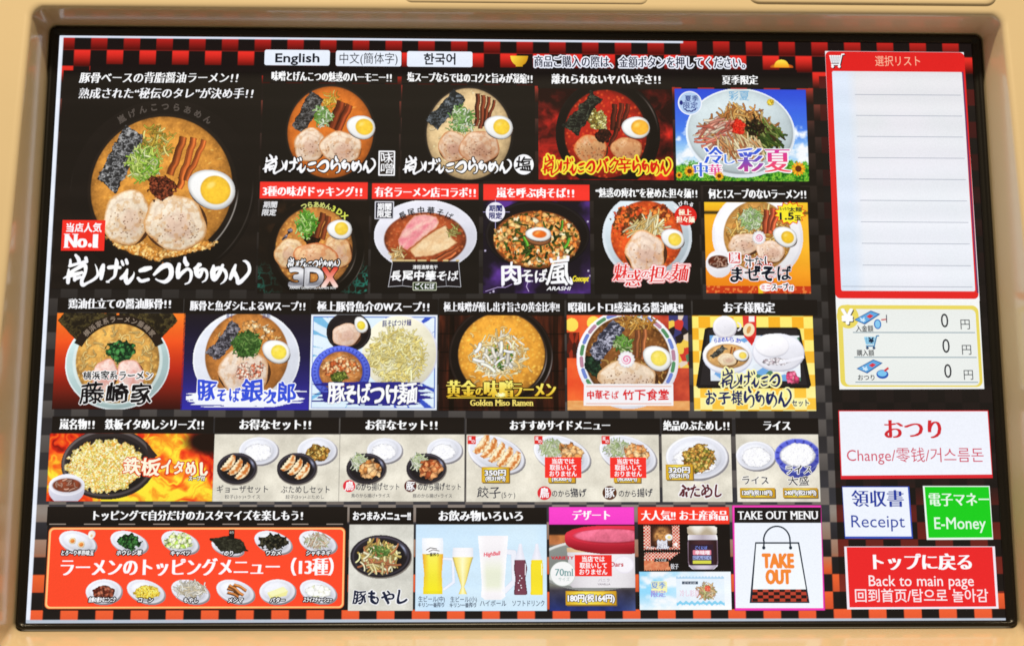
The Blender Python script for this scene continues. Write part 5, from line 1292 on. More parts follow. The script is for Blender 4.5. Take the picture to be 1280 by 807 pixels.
T = Tile("side_dish_button", "wide side dish button with three oval plates, two covered by red notices", (583, 522, 825.3, 542.4), (583, 542.8, 825, 627), paper, pcol=(60, 58, 58))
T.head("おすすめサイドメニュー", 638, 762, 531.5, 12, .05)
for i, x in enumerate((620, 702, 784.5)):
    plate(T, x, 567.5, 36, 22, 'oval', ang=20, seed=5 + i, name='oval_plate')
    if i == 0: gyoza(T, 604, 556, 1.15, 5, -55, 8.5, 4.7)
    else:
        T.heap('cabbage', x - 12, 560, 15, 10, 150, 10, 1.1, CAB, 4 + i, under=(200, 212, 160)); T.chunks('fried_meat', x + 12, 566, 17, 12, (KARA, PORKF + KARA)[i - 1], .15, 9 + i, .35, ang=20)
    T.add(Geo().rrect(x - 35.5 + i * 1.5, 544.5, x - 25.3 + i * 1.5, 554.7, .4, (214, 50, 46)).text("嵐", x - 34.5 + i * 1.5, x - 30.5 + i * 1.5, 547.8, 4.5, WHT, .03, 'brush').text("の", x - 30.5 + i * 1.5, x - 26.5 + i * 1.5, 551.3, 4.5, WHT, .03, 'brush'), 'seal')
price(T, 602, 583.2, 636.5, 602.6, (("350円", 606, 632, 590.5, 7.5), ("(税319円)", 607, 631.5, 597.6, 5.5)))
price(T, 685, 585, 719, 602.8, (("(税300円)", 690, 714, 598.2, 5),)); price(T, 767, 585, 801, 602.8, (("(税300円)", 772, 796, 598.2, 5),))
stop(T, 681, 571, 726.8, 596.8); stop(T, 762.4, 571.3, 808, 597)
T.add(Geo().text("餃子", 596.5, 626, 615, 14, NAVY, .01, 'brush', warp=.08).text("(5ヶ)", 627, 644, 618, 8, NAVY, 0, 'brush'), 'dish_name')
T.add(kbadge(Geo(), 680.5, 615.8, 8.6, "鳥", (214, 52, 60)).text("のから", 690, 712, 616.5, 8.5, NAVY, .02, 'brush').text("揚げ", 713, 733, 615.5, 10, NAVY, .04, 'brush'), 'dish_name')
T.add(kbadge(Geo(), 762, 615.6, 8.8, "豚", (92, 58, 40)).text("のから", 773.5, 795, 616.5, 8.5, NAVY, .02, 'brush').text("揚げ", 796, 816, 615.5, 10, NAVY, .04, 'brush'), 'dish_name')

T = Tile("rice_dish_button", "button with one white bowl of minced pork rice and maroon lettering", (827, 522, 915.5, 542.5), (826.7, 542.8, 916, 627), paper, pcol=(60, 58, 58))
T.head("絶品のぶためし！！", 829.5, 911, 531.8, 12, .045)
plate(T, 871, 571, 38, 27, 'white', seed=8); T.chunks('rice', 870, 575, 27, 17, RICE, .5, 4, .15, dark=.15); T.chunks('minced_pork', 873, 573, 22, 17, MINCE + [(206, 150, 80), (120, 120, 50)], .26, 8, .3)
price(T, 832, 580, 866.5, 599.3, (("320円", 836, 862, 587, 7.5), ("(税291円)", 837, 861, 594.2, 5.5)))
T.add(Geo().text("ぶためし", 848, 903, 613.5, 18, (96, 44, 50), .07, 'brush', [(2, (240, 236, 240))], jit=.1, warp=.2), 'dish_name')

T = Tile("rice_dish_button", "button with a white and a blue bowl of plain rice", (919, 522, 1023.5, 542), (919.3, 542.5, 1026, 627), paper, pcol=(60, 58, 58))
T.head("ライス", 955, 987.5, 531.8, 12, .05)
plate(T, 944.5, 569, 24, 18, 'white', seed=9); T.chunks('rice', 945, 571, 18, 12.5, RICE, .5, 6, .12, dark=.14)
T.bowl(997, 569, 22, 14.5, (236, 236, 242), rim=[(24, 20, (70, 80, 170), 0, 8), (28.5, 21.5, (150, 158, 214), 0, 0), (27.5, 20.5, (84, 92, 190), 0, 0)], seed=10, dots=0, name='blue_bowl', contrast=.1,
       extra=lambda cv, cx, cy: [cv.put(cv.ell(cx + 25 * math.cos(k * .42), cy + 18 * math.sin(k * .42), 2.4, 1.2, k * 24), (46, 50, 140), .8, .7) for k in range(15)])
T.chunks('rice', 997, 568.5, 21, 15, RICE, .5, 7, .14, dark=.14)
T.add(Geo().text("ライス", 928.5, 961, 600, 10, (44, 42, 48), .02, 'brush', [(1, (236, 232, 224))]), 'dish_name')
T.add(Geo().text("ライス", 982, 1014, 586.5, 10.5, (44, 42, 48), .02, 'brush', [(1.2, (236, 236, 240))]).text("大盛", 985, 1011, 601, 11, (44, 42, 48), .02, 'brush', [(1, (236, 232, 224))]), 'dish_name')
price(T, 924.8, 609.3, 969, 621.5, (("120円(税110円)", 928, 965, 615.4, 6),)); price(T, 978.5, 609.3, 1022.3, 621.5, (("240円(税219円)", 981, 1020, 615.4, 6),))

# ================================================================== bottom row
T = Tile("toppings_button", "wide red toppings button with thirteen little dishes", (59.5, 632.8, 434, 655), (59.5, 655, 434, 762), lambda X, Y, x, y: np.broadcast_to(np.array((30., 26, 26)), X.shape + (3,)), pit=1)
T.head("トッピングで自分だけのカスタマイズを楽しもう！", 117.5, 378, 644, 12, .05)
g = Geo()
for k in range(9): g.line([(62 + k * 43.3, 654.6), (82 + k * 43.3, 654.6)], 1.2, (150, 136, 126))
T.add(g, 'dashed_line')
T.add(Geo().rrect(61, 658.5, 430, 760, 6, (214, 96, 50)).rrect(61.8, 659.2, 429.3, 759.2, 5.5, (252, 186, 120)).rrect(64, 661.2, 427.2, 757.2, 4.5, (248, 76, 46)), 'red_panel')


def dish(T, x, y, rx, ry, ang=18): plate(T, x, y, rx, ry, 'oval', ang, int(x), 'oval_plate')


def tag(T, t, x0, x1, y): T.add(Geo().text(t, x0, x1, y, 6, WHT, .035, 'goth', [(1.3, (30, 22, 24))], shear=.15), 'topping_name')


for x in (96.8, 161, 224.7, 341, 397): dish(T, x, 677, 23.3, 12.8)
dish(T, 284, 683, 20, 9.5)
for x, r_ in ((129.4, 21.5), (182, 23.5), (237.5, 23.5), (293.8, 23.5), (346.5, 21.5), (397.3, 22.5)): dish(T, x, 738.5, r_, 15 if r_ < 22 else 13.5, 18 if r_ > 22 else 0)
for q in ((90.5, 675.5), (101.5, 680)): T.egg(*q, 4.2, 4, 0, (0, 0), (2.7, 2.5), (226, 120, 50), (240, 222, 180))
T.egg(114.5, 668, 5.5, 4.4, -70, (0, 1), (1.6, 1.3), (230, 190, 150), (244, 238, 232), name='whole_egg')
T.chunks('spinach', 161, 677, 15, 9.5, [(26, 66, 34), (44, 96, 48), (20, 46, 26), (66, 120, 60)], .28, 5, .45, dark=.6)
T.chunks('cabbage', 224, 676, 18, 10.5, [(206, 222, 140), (226, 236, 190), (170, 204, 90), (236, 238, 210)], .2, 5, .4)
T.nori([(263, 672), (284, 668.5), (301, 672.5), (309.5, 688), (296, 692), (276, 687)], (34, 34, 26), (92, 92, 74), 8, .35)
T.add(Geo().rrect(286.3, 661.5, 293, 673, 0, (26, 22, 22)).text("のり", 287.2, 292, 665, 3.4, (210, 206, 200), .02, 'goth'), 'seaweed_label')
T.chunks('wakame', 341, 676.5, 17, 9.5, [(30, 32, 26), (50, 52, 40), (22, 24, 20), (70, 66, 50)], .28, 8, .5, dark=.6)
T.heap('shredded_onion', 397, 675.5, 15, 8, 130, 9, 1.2, [(240, 234, 220), (226, 214, 190), (206, 170, 140), (190, 200, 150)], 5, under=(226, 218, 200))
T.chunks('meat_cubes', 130, 740, 13.5, 8.5, [(110, 50, 36), (140, 74, 54), (84, 36, 26), (160, 96, 74)], .22, 5, .2)
T.chunks('corn', 183, 739.5, 16.5, 8.5, [(240, 206, 70), (226, 180, 50), (246, 222, 110)], .5, 5, .25)
T.heap('bean_sprouts', 238, 736.5, 17, 9, 150, 10, 1.5, [(240, 236, 224), (226, 220, 204), (214, 200, 170)], 5, under=(228, 222, 206))
T.sticks([(284, 735, 300, 742, 4), (286, 731, 304, 744, 4), (292, 730, 308, 738, 4), (284, 740, 298, 746, 4)], (176, 112, 62))
T.add(Geo().poly([(334, 740), (354, 732.5), (360, 738), (358, 744), (338, 748)], (232, 226, 150)).poly([(334, 740), (354, 732.5), (359.5, 738), (340, 745)], (240, 238, 178)), 'butter')
T.chunks('sliced_squid', 397.5, 738.5, 16, 8, [(240, 240, 222), (228, 232, 196), (246, 246, 240)], .16, 6, .3, dark=.25)
for t_, x0, x1, y in (("とろ〜り半熟味玉", 77, 117, 690.5), ("ホウレン草", 146, 177, 690.5), ("キャベツ", 213.5, 237.5, 690.8), ("のり", 280.5, 291, 691), ("ワカメ", 332.5, 351, 690.7), ("シャキネギ", 383, 413, 690.7),
                      ("自慢の豊かなニンニク", 111.5, 144, 749), ("コーン", 173, 191, 749.3), ("もやし", 230, 247.5, 749.6), ("メンマ", 285.5, 303.5, 749.7), ("バター", 338, 356, 749.5), ("スライスチャーシュー", 379.5, 415, 749)): tag(T, t_, x0, x1, y)
T.add(Geo().text("ラーメンのトッピングメニュー（13種）", 77, 416, 709, 21, WHT, .045, 'mincho', y1=708), 'title')

T = Tile("snack_button", "button with a black plate of pork and bean sprouts on grey paper", (437, 633.8, 516.3, 655), (437, 655, 516.2, 762.8), lambda X, Y, x, y: paper(X, Y, x, y) * np.array((.95, .97, 1.0)), pcol=(40, 36, 36))
T.head("おつまみメニュー!!", 441.5, 513, 644.5, 10.5, .045, 'goth')
plate(T, 475.7, 694.6, 37, 26.5, 'black', seed=11)
T.heap('bean_sprouts', 475, 695, 24, 17.5, 190, 16, 2.5, [(240, 226, 166), (220, 196, 120), (244, 236, 196), (200, 130, 90), (190, 160, 90)], 6, under=(170, 130, 70), curl=1.4)
T.heap('green_onion', 475, 688, 13, 8, 50, 5, 1.6, [(90, 130, 60), (130, 164, 90)], 6)
T.add(Geo().text("豚もやし", 441.5, 509, 746, 17, (34, 40, 64), .075, 'brush', [(1.8, (240, 240, 244))], warp=.12), 'dish_name')


def paleblue(X, Y, x, y): return mix((206, 230, 246), (190, 220, 248), fbm(X * .02, Y * .02, 3) * 1.4 - .2)


T = Tile("drinks_button", "drinks button with two beers, a frosted mug and two bottles on pale blue", (520, 633.8, 683.5, 655), (520, 655.2, 683.7, 763), paleblue, pcol=(36, 34, 50))
T.head("お飲み物いろいろ", 549, 653, 644.5, 12.5, .05)


def vessel(T, name, prof, fn, extra=None):
    """prof: list of (y, x left, x right); fn(s, ty, X, Y) -> colours with s in -1..1 across"""
    q = [(uv(a, y), uv(b, y)) for y, a, b in prof]; ys = [p[0][1] for p in q]; cv = Cv(min(p[0][0] for p in q) - 1, ys[0], max(p[1][0] for p in q) + 1, ys[-1], .5)
    l = np.interp(cv.Y, ys, [p[0][0] for p in q]); r_ = np.interp(cv.Y, ys, [p[1][0] for p in q]); s_ = (cv.X - (l + r_) / 2) / ((r_ - l) / 2); cv.M = (np.abs(s_) < 1).astype(float)
    cv.C = np.clip(fn(s_, (cv.Y - ys[0]) / (ys[-1] - ys[0]), cv.X, cv.Y), 0, 255)
    if extra: extra(cv)
    T.put(cv, name)


def mugh(T, pts, wd, col): T.add(Geo().line(pts, wd + .8, (186, 200, 226)).line(pts, wd, col), 'mug_handle')


mugh(T, [(553, 697.5), (566, 698.5), (567, 727), (555, 736)], 3, (232, 236, 250))
vessel(T, 'beer_mug', [(672, 527, 554), (690, 527.5, 554.5), (716, 529.8, 552.5), (742, 528.5, 553.5)],
       lambda s_, t, X, Y: np.where((t < .28)[..., None], mix((250, 250, 252), (228, 234, 244), np.abs(s_) ** 2), mix(mix((246, 236, 110), (236, 220, 40), t), (226, 156, 50), np.clip(np.abs(s_) * 1.5 - .55, 0, 1) * np.clip(1.5 - t * 1.3, .3, 1))) * np.where(t > .95, .97, 1)[..., None])
T.add(Geo().text("一番搾り", 533, 548.5, 692.6, 4.2, (50, 40, 36), .04, 'goth').line([(533, 687), (538, 684), (546, 685.5)], 1, (70, 60, 60)).line([(536, 689), (541, 686.5), (549, 688)], .9, (90, 70, 66)), 'glass_emblem')
vessel(T, 'beer_glass', [(684, 566, 591.5), (695, 565, 592), (706, 568, 588.5), (725, 574, 583.5), (733, 576.5, 580.5), (742, 573, 584)],
       lambda s_, t, X, Y: np.where((t < .2)[..., None], mix((248, 246, 250), (220, 224, 236), np.abs(s_) ** 3), mix(mix((250, 246, 190), (236, 206, 90), np.abs(s_)), (120, 120, 110), np.clip(np.abs(s_) * 4 - 3.1, 0, 1) * .7) * 1.0) * 1.0)
mugh(T, [(632, 689), (642, 690), (643, 726), (631, 738)], 6, (232, 234, 246))
vessel(T, 'highball_mug', [(669, 597, 635.5), (695, 599.5, 633.5), (730, 602, 631), (745, 601, 632), (749, 606, 627)],
       lambda s_, t, X, Y: mix(mix((240, 236, 240), (226, 230, 206), np.clip((t - .3) * 4, 0, 1) * np.clip((.9 - t) * 8, 0, 1)), (248, 246, 250), np.clip(np.abs(s_) * 2.2 - 1.1, 0, 1)))
T.add(Geo().text("HighBall", 605, 625, 692.5, 6, (224, 96, 110), .04, 'goth', y1=690.5, shear=.05), 'glass_emblem')
vessel(T, 'cola_bottle', [(679, 648.5, 652.5), (686, 647, 653.5), (699.5, 643, 657), (699.6, 643, 657), (710, 642, 659.5), (722, 644, 657), (742, 642, 659.5), (743, 644, 657.5)],
       lambda s_, t, X, Y: np.where((t < .32)[..., None], mix((238, 236, 248), (216, 220, 236), np.abs(s_)), mix((116, 66, 80), (70, 38, 50), np.clip(np.abs(s_) * 3 - 2.2, 0, 1))))
vessel(T, 'juice_bottle', [(679, 669, 673), (686, 668, 674), (699.5, 664, 678), (699.6, 664, 678), (708, 663, 679), (742, 663, 679), (743, 664.5, 677.5)],
       lambda s_, t, X, Y: np.where((t < .32)[..., None], mix((238, 236, 248), (216, 220, 236), np.abs(s_)), mix((240, 216, 50), (220, 186, 40), np.clip(np.abs(s_) * 3 - 2.2, 0, 1))))
g = Geo().line([(656.8, 704), (656.6, 718)], 1, (240, 236, 244)).line([(677, 704), (677.2, 718)], 1, (252, 246, 200))
for k in range(7): g.ell(650 + 2.2 * math.sin(k * 1.7), 719 + k * 3, .8, .8, (240, 236, 244), n=10)
T.add(g, 'bottle_glints')
for t_, x0, x1, y, h in (("生ビール(中)", 523, 556, 748.3, 7), ("キリン一番搾り", 522.5, 555, 755.5, 5.5), ("生ビール(小)", 563, 596, 748.6, 7), ("キリン一番搾り", 562, 595, 755.8, 5.5), ("ハイボール", 600, 633, 753.5, 7.5), ("ソフトドリンク", 640.5, 680.5, 753.5, 7.5)):
    T.add(Geo().text(t_, x0, x1, y, h, (52, 62, 84), .012 if h > 6 else .04, 'brush'), 'drink_name')


def table(X, Y, x, y):
    c = ramp(y, [(0, (26, 22, 22)), (.11, (40, 30, 26)), (.13, (190, 120, 70)), (.22, (176, 110, 70)), (.26, (96, 100, 96)), (.7, (120, 120, 112)), (.76, (60, 56, 66)), (1, (36, 50, 110))])
    return c * (.8 + .4 * fbm(X * .1, Y * .1, 4))[..., None] + (np.clip(x - .75, 0, 1) * np.clip(y - .8, 0, 1) * 5)[..., None] * np.array((150, 160, 120))


T = Tile("dessert_button", "dessert button with a magenta heading and a red lidded ice cream cup", (686, 633, 793, 655), (686.3, 655, 794.7, 763), table, hcol=(240, 66, 190))
T.head("デザート", 716, 762, 643.6, 12, .05)
T.bowl(742, 703, 10, 10, None, rim=[(72, 32, (150, 152, 150), 0, 3), (71, 30, (206, 206, 204), 0, 1), (66, 26, (120, 124, 120), 0, 0)], seed=5, dots=0, name='steel_dish')
vessel(T, 'ice_cream_cup', [(684, 708, 802), (700, 710, 800), (730, 712, 798), (734, 716, 796)], lambda s_, t, X, Y: mix((240, 236, 240), (206, 200, 206), np.abs(s_) ** 3) * (1 - .06 * t)[..., None] * np.where((t < .12)[..., None], (1, .86, .66), 1))
T.add(Geo().ell(780, 705, 12, 11, (226, 220, 234), 10).ell(780, 705, 10.8, 9.8, (240, 236, 244), 10).text("Dars", 763, 779, 704.5, 7, (186, 60, 70), .05, 'brush'), 'cup_emblem')
vessel(T, 'red_lid', [(656.5, 745, 800), (658, 729, 805), (661, 716, 808), (665, 708, 809), (669, 705.5, 810), (674, 705.5, 810), (679, 707, 810), (683, 711, 809), (687, 720, 806), (690, 734, 800), (692, 750, 790)], lambda s_, t, X, Y: mix((212, 54, 74), (140, 22, 38), np.clip((t - .35) * 2.0, 0, 1) * (.8 + .4 * s_ ** 2)))
T.bowl(763, 669, 44, 8.5, (226, 110, 136), rim=[(52, 11.5, (206, 50, 70), 2, 0), (47, 9.5, (176, 40, 58), 1, 0)], seed=5, dots=0, contrast=.3, name='lid_top', sh=.15)
T.add(Geo().text("VARIETY", 689, 717, 696.5, 5, (190, 40, 60), .05, 'serif').ell(703.5, 716.5, 15.5, 15.5, (240, 240, 240)).ring(703.5, 716.5, 15.5, 15.5, .7, (190, 200, 190)).text("70ml", 694, 716, 714.5, 11, (110, 150, 150), .015, 'serif').text("サイズ", 698, 712, 723.5, 5, (150, 176, 170), .0, 'goth'), 'size_roundel')
T.add(Geo().text("バニラ", 748, 762, 724.5, 4, (150, 140, 150), 0, 'goth').text("VANILLA", 747, 763, 729.5, 3, (140, 130, 140), .02, 'goth'), 'cup_lettering')
stop(T, 718.3, 693, 765, 719.6); price(T, 707, 738, 770.5, 755.6, (("180円(税164円)", 710, 768, 747, 9),))

T = Tile("gift_button", "souvenir button with noodle packets and a glass jar above a pale blue packet", (797, 633, 912, 654.6), (797.3, 654.8, 914.8, 762), lambda X, Y, x, y: np.broadcast_to(np.array((26., 21, 20)), X.shape + (3,)), hcol=(240, 58, 40))
T.head("大人気!! お土産商品", 802, 909, 644, 12, .045)


def packet(T, pts, seed, base):
    q = [uv(*p) for p in pts]; xs = [p[0] for p in q]; ys = [p[1] for p in q]; cv = Cv(min(xs) - 1, min(ys) - 1, max(xs) + 1, max(ys) + 1, .45); d = cv.poly(q) + .8 * np.sin(cv.X * 2.2); cv.M = (d > 0).astype(float)
    k = ((np.floor(cv.X / 2) + np.floor(cv.Y / 2)) % 2 == 0); ty = (cv.Y - min(ys)) / (max(ys) - min(ys)); tx = (cv.X - min(xs)) / (max(xs) - min(xs))
    c = np.where(k[..., None], (196, 50, 40), (226, 200, 180)); cv.C = base(c, tx, ty, cv) * (.85 + .3 * fbm(cv.X * .2, cv.Y * .2, seed))[..., None]; cv.C = np.clip(cv.C, 0, 255); T.put(cv, 'noodle_packet')


packet(T, [(805, 656.5), (849, 656.5), (849.5, 686), (804.5, 686.5)], 3, lambda c, x, y, cv: np.where(((np.abs(x - .5) < .3) & (y < .9))[..., None], mix((60, 34, 26), (206, 150, 90), np.clip(1.2 - np.hypot((x - .52) / .26, (y - .45) / .42), 0, 1) * 2.4 * fbm(cv.X * .3, cv.Y * .3, 5)), c))
T.egg(836, 671, 4.5, 4, 10, (.5, 0), (2, 1.8), (244, 216, 130)); T.add(Geo().text("嵐", 821, 835, 680, 10, (226, 226, 236), .05, 'brush', [(.8, (110, 110, 130))]).text("4", 842, 846.5, 680, 6, WHT, .04, 'goth').text("ラーメン", 808, 818, 684, 3.5, WHT, .03, 'goth'), 'packet_lettering')
packet(T, [(806, 690), (849, 690), (836, 700), (838, 712), (805, 712.5)], 4, lambda c, x, y, cv: np.where((y > .45)[..., None], mix((190, 96, 66), (226, 160, 120), fbm(cv.X * .4, cv.Y * .4, 6)), c))
T.add(Geo().poly([(818, 697.5), (836, 697.5), (835, 701.5), (817.5, 701.5)], (30, 24, 26)).text("ごくにぼ", 820, 833, 699.6, 3.4, (214, 206, 200), .03, 'goth').text("餃子", 838.5, 848, 707.5, 6.5, (214, 214, 220), .02, 'mincho'), 'packet_lettering')
vessel(T, 'glass_jar', [(668, 860, 896), (672, 859.5, 897), (700, 859.5, 898), (707, 861, 897), (711, 866, 892)], lambda s_, t, X, Y: np.where((t < .14)[..., None], mix((170, 160, 170), (220, 214, 224), np.abs(s_)), np.where((t > .88)[..., None], mix((206, 196, 210), (150, 140, 156), np.abs(s_) ** 2), mix((74, 44, 50), (40, 24, 28), np.abs(s_) ** 2))) + np.clip(np.abs(s_) * 12 - 10.8, 0, 1)[..., None] * np.array((110, 106, 120)))
vessel(T, 'jar_lid', [(657, 862, 893), (659, 858.5, 896.5), (665, 859, 896.5), (668, 861, 895)], lambda s_, t, X, Y: mix((240, 236, 226), (176, 162, 140), np.clip(t * 1.2 + .4 * np.sin(s_ * 5), 0, 1)))
T.add(Geo().rrect(863, 680, 892, 706, 0, (52, 34, 50)).text("ごくにぼ", 869, 884, 684.2, 4, (120, 140, 226), .04, 'goth').rrect(866, 687, 889, 693, 1, (226, 130, 150)).text("辛味噌", 869, 887, 690.2, 5, (250, 236, 240), .04, 'goth').rrect(866, 694, 889, 699, 0, (150, 160, 206)).text("にんにく", 867, 888, 696.7, 4.2, (50, 50, 90), .03, 'goth').rrect(866, 700, 889, 704, 0, (206, 206, 80)), 'jar_label')


def aqua(X, Y, x, y): return mix(mix((236, 244, 252), (140, 206, 244), np.clip((fbm(X * .06, Y * .08, 5, 4) - .4) * 4, 0, 1) * np.clip(1.3 - 1.7 * x, 0, 1)), (252, 252, 254), np.clip((y - .55) * 2, 0, 1) * .8)


a_, b_ = uv(799, 714), uv(914.6, 761.5); cv = Cv(*a_, *b_, .7); cv.C = aqua(cv.X, cv.Y, (cv.X - a_[0]) / (b_[0] - a_[0]), (cv.Y - a_[1]) / (b_[1] - a_[1])); T.put(cv, 'summer_banner')
a_, b_ = uv(845, 719), uv(906, 758); cv = Cv(a_[0], a_[1], b_[0], b_[1], .5); tx = (cv.X - a_[0]) / (b_[0] - a_[0]); ty = (cv.Y - a_[1]) / (b_[1] - a_[1])
cv.M = ((ty > .03 + .02 * np.sin(cv.X * 1.6)) & (ty < .95 + .03 * np.sin(cv.X * 1.2))).astype(float); cv.C = mix((214, 232, 248), (236, 242, 250), fbm(cv.X * .1, cv.Y * .1, 3)); cv.put((np.abs(ty - .88 - .03 * np.sin(cv.X * .9)) < .05) * 2. - 1, (130, 200, 236)); cv.put((ty < .1) * 2. - 1, (170, 206, 236)); T.put(cv, 'noodle_packet')
T.heap('noodle_mound', 884, 738, 11, 9, 90, 9, 1.4, [(226, 190, 140), (206, 150, 110), (236, 214, 180), (190, 190, 130)], 4, under=(206, 160, 120)); T.chunks('red_ginger', 884.5, 735, 4, 4, [(224, 80, 60), (236, 110, 86)], .4, 4, .3)
T.add(Geo().rrect(814, 726, 834, 740, 2, (240, 238, 170)).text("夏季", 814, 832, 731, 8, (96, 140, 214), .03, 'mincho').text("限定", 814, 832, 741.5, 8, (150, 140, 214), .03, 'mincho').rrect(852.5, 726, 872.5, 729.6, 0, (70, 84, 100)).text("ごくにぼ", 855, 870, 727.9, 2.8, (220, 226, 236), .02, 'goth').text("冷し彩夏", 850, 874, 741, 8, (226, 196, 214), .02, 'mincho'), 'packet_lettering')

T = Tile("takeout_button", "takeout button with a pink frame and a drawn paper bag", None, (914.8, 630.8, 1031.6, 762.5), lambda X, Y, x, y: np.broadcast_to(np.array((240., 66, 176)), X.shape + (3,)), pit=1.2)
T.add(Geo().poly([(918, 633.6), (1026, 633.6), (1026.3, 653), (918.1, 653)], (30, 25, 25)).poly([(918.1, 653), (1026.3, 653), (1029, 759.3), (919.6, 759.3)], (234, 240, 252)), 'white_field')
T.head("TAKE OUT MENU", 922.5, 1022, 643.3, 12.5, .02, 'serif')
OUT = (34, 48, 62)
T.add(Geo().poly([(944, 677), (999, 677), (1012, 753), (937, 753)], OUT).poly([(945.3, 679), (997.4, 679), (1007.5, 736), (941, 736)], (236, 242, 252)), 'paper_bag')
cv = Cv(*uv(938.8, 736), *uv(1010.4, 751.5), .5); k = ((np.floor((cv.X - 930) / 6.6) + np.floor((cv.Y - 736) / 3.9)) % 2 == 0); cv.C = np.where(k[..., None], (176, 68, 50), (40, 26, 26)); cv.put(cv.Y * 0 + 1, cv.C)
q0 = uv(941, 736); cv.M = ((cv.X > uv(940.9, 736)[0] - (cv.Y - q0[1]) * .13) & (cv.X < uv(1007, 736)[0] + (cv.Y - q0[1]) * .2)).astype(float); T.put(cv, 'checked_band')
g = Geo(); hp = [(954.7, 684), (955, 676)] + [(971 - 16.5 * math.cos(R_(t)), 675 - 17.8 * math.sin(R_(t))) for t in range(0, 181, 12)] + [(988, 684)]
g.line(hp, 1.9, OUT).ell(954.7, 684, 2, 2.3, OUT).ell(988.2, 684, 2, 2.3, OUT); T.add(g, 'bag_handle')
T.add(Geo().text("TAKE", 953.5, 991.5, 700, 21, (238, 132, 56), .06, 'goth').text("OUT", 958, 988, 720, 21, (238, 132, 56), .06, 'goth'), 'bag_lettering')

# ================================================================== right hand column
PNL = (226, 229, 238)


def cart(g, x, y, s, c, c2, k=1):
    """shopping trolley sign: basket, mesh lines, handle, wheels"""
    g.poly([(x - 9 * s, y - 7 * s), (x + 6 * s, y - 7 * s), (x + 4 * s, y + 3 * s), (x - 6.5 * s, y + 3 * s)], c)
    for i in range(4): g.line([(x - 6 * s + i * 3 * s, y - 7 * s), (x - 4.6 * s + i * 2.3 * s, y + 3 * s)], .5 * s, c2)
    for i in range(3): g.line([(x - 8.4 * s + i * .8 * s, y - 4.5 * s + i * 2.5 * s), (x + 5.6 * s - i * .5 * s, y - 4.5 * s + i * 2.5 * s)], .5 * s, c2)
    h = c if k else c2
    g.line([(x + 10.5 * s, y - 8.5 * s), (x + 7.6 * s, y - 8.2 * s), (x + 4.6 * s, y + 5 * s), (x - 6 * s, y + 5 * s)], 1.7 * s, h)
    for dx in (-4.5, 4.2): g.ell(x + dx * s, y + 7.6 * s, 1.9 * s, 1.9 * s, h if k else (60, 80, 110), n=18)
    return g


g = Geo().poly([(1031.3, 64), (1204.6, 65.6), (1224.6, 376), (1044.8, 376)], (232, 234, 240)); lst = g.build("order_list_panel", screen, .0004, "empty red framed order list with ruled lines")
zz = [.00045]


def sub(g, par, name):
    zz[0] += .00003; g.build(name, par, zz[0])


a_ = uv(1031.6, 64.3); b_ = uv(1223, 373.5); a2 = uv(1204.7, 65.6)
g = Geo(); g.urrect(a_[0], a_[1], b_[0] + .5, b_[1], 6, (216, 40, 38)); sub(g, lst, 'red_frame')
ia, ib = uv(1039, 88), uv(1219.5, 365); cv = Cv(ia[0], ia[1], ib[0] + .6, ib[1], 1.0)
cv.C = mix((222, 222, 226), (228, 231, 240), np.clip((cv.Y - 90) / 200, 0, 1)); cv.put(ia[0] + 26 - cv.X + 0 * cv.Y, (212, 224, 242), 14); cv.M = (cv.rect(ia[0], ia[1], ib[0] + .6, ib[1], 5) > 0).astype(float)
cv.C += ((fbm(cv.X * .02, cv.Y * .02, 4) - .5) * 10)[..., None] * np.array((1., .3, .8)); sub(Geo().canvas(cv), lst, 'list_page')
g = Geo().poly([(1202.3, 90), (1204.2, 90), (1223.3, 366), (1221.2, 366)], (112, 52, 92)); sub(g, lst, 'frame_edge')
g = Geo()
for i, y in enumerate((118.3, 144.4, 170.6, 197.1, 223.7, 250.4, 277.2, 304, 331.2)): g.line([(1069 + i * 1.2, y), (1201 + i * 1.55, y + .9)], .7, (150, 156, 170))
g.line([(1053, 357.8), (1215.5, 358.6)], .7, (150, 156, 170)); sub(g, lst, 'ruled_lines')
sub(Geo().text("選択リスト", 1094, 1150, 76.7, 12.5, (250, 178, 150), 0, 'goth'), lst, 'heading')
sub(cart(cart(Geo(), 1046.2, 77, .95, (30, 30, 40), (30, 30, 40)), 1045, 76, .95, (244, 244, 248), (120, 120, 130)), lst, 'cart_icon')

YEL = (226, 206, 96)
g = Geo().poly([(1044.6, 374), (1224, 374), (1230.3, 485.8), (1049.4, 486.4)], (236, 238, 236)); pay = g.build("payment_panel", screen, .00042, "yellow edged panel showing three amounts of 0 yen")
a_, b_ = uv(1046.5, 381), uv(1229.5, 483.5); g = Geo(); g.urrect(a_[0], a_[1], b_[0] - .8, b_[1], 8, YEL); g.ell(1060.5, 395.5, 14.5, 15, YEL); sub(g, pay, 'yellow_frame')
g = Geo(); g.urrect(a_[0] + 6, a_[1] + 5, b_[0] - 4.6, b_[1] - 2, 6, (228, 232, 228)); sub(g, pay, 'panel_page')
g = Geo().ell(1060, 396, 13.5, 14.5, YEL).text("¥", 1053.5, 1067, 396.7, 22, (80, 76, 70), .05, 'goth').text("¥", 1052.3, 1065.8, 395.5, 22, (248, 248, 250), .05, 'goth'); sub(g, pay, 'yen_sign')
g = Geo()
for x0, x1, y in ((1066.5, 1218.5, 415.5), (1068, 1220.5, 446.5), (1069.5, 1222.5, 477.6)): g.line([(x0, y - .2), (x1, y)], 1, (110, 136, 150))
sub(g, pay, 'ruled_lines')


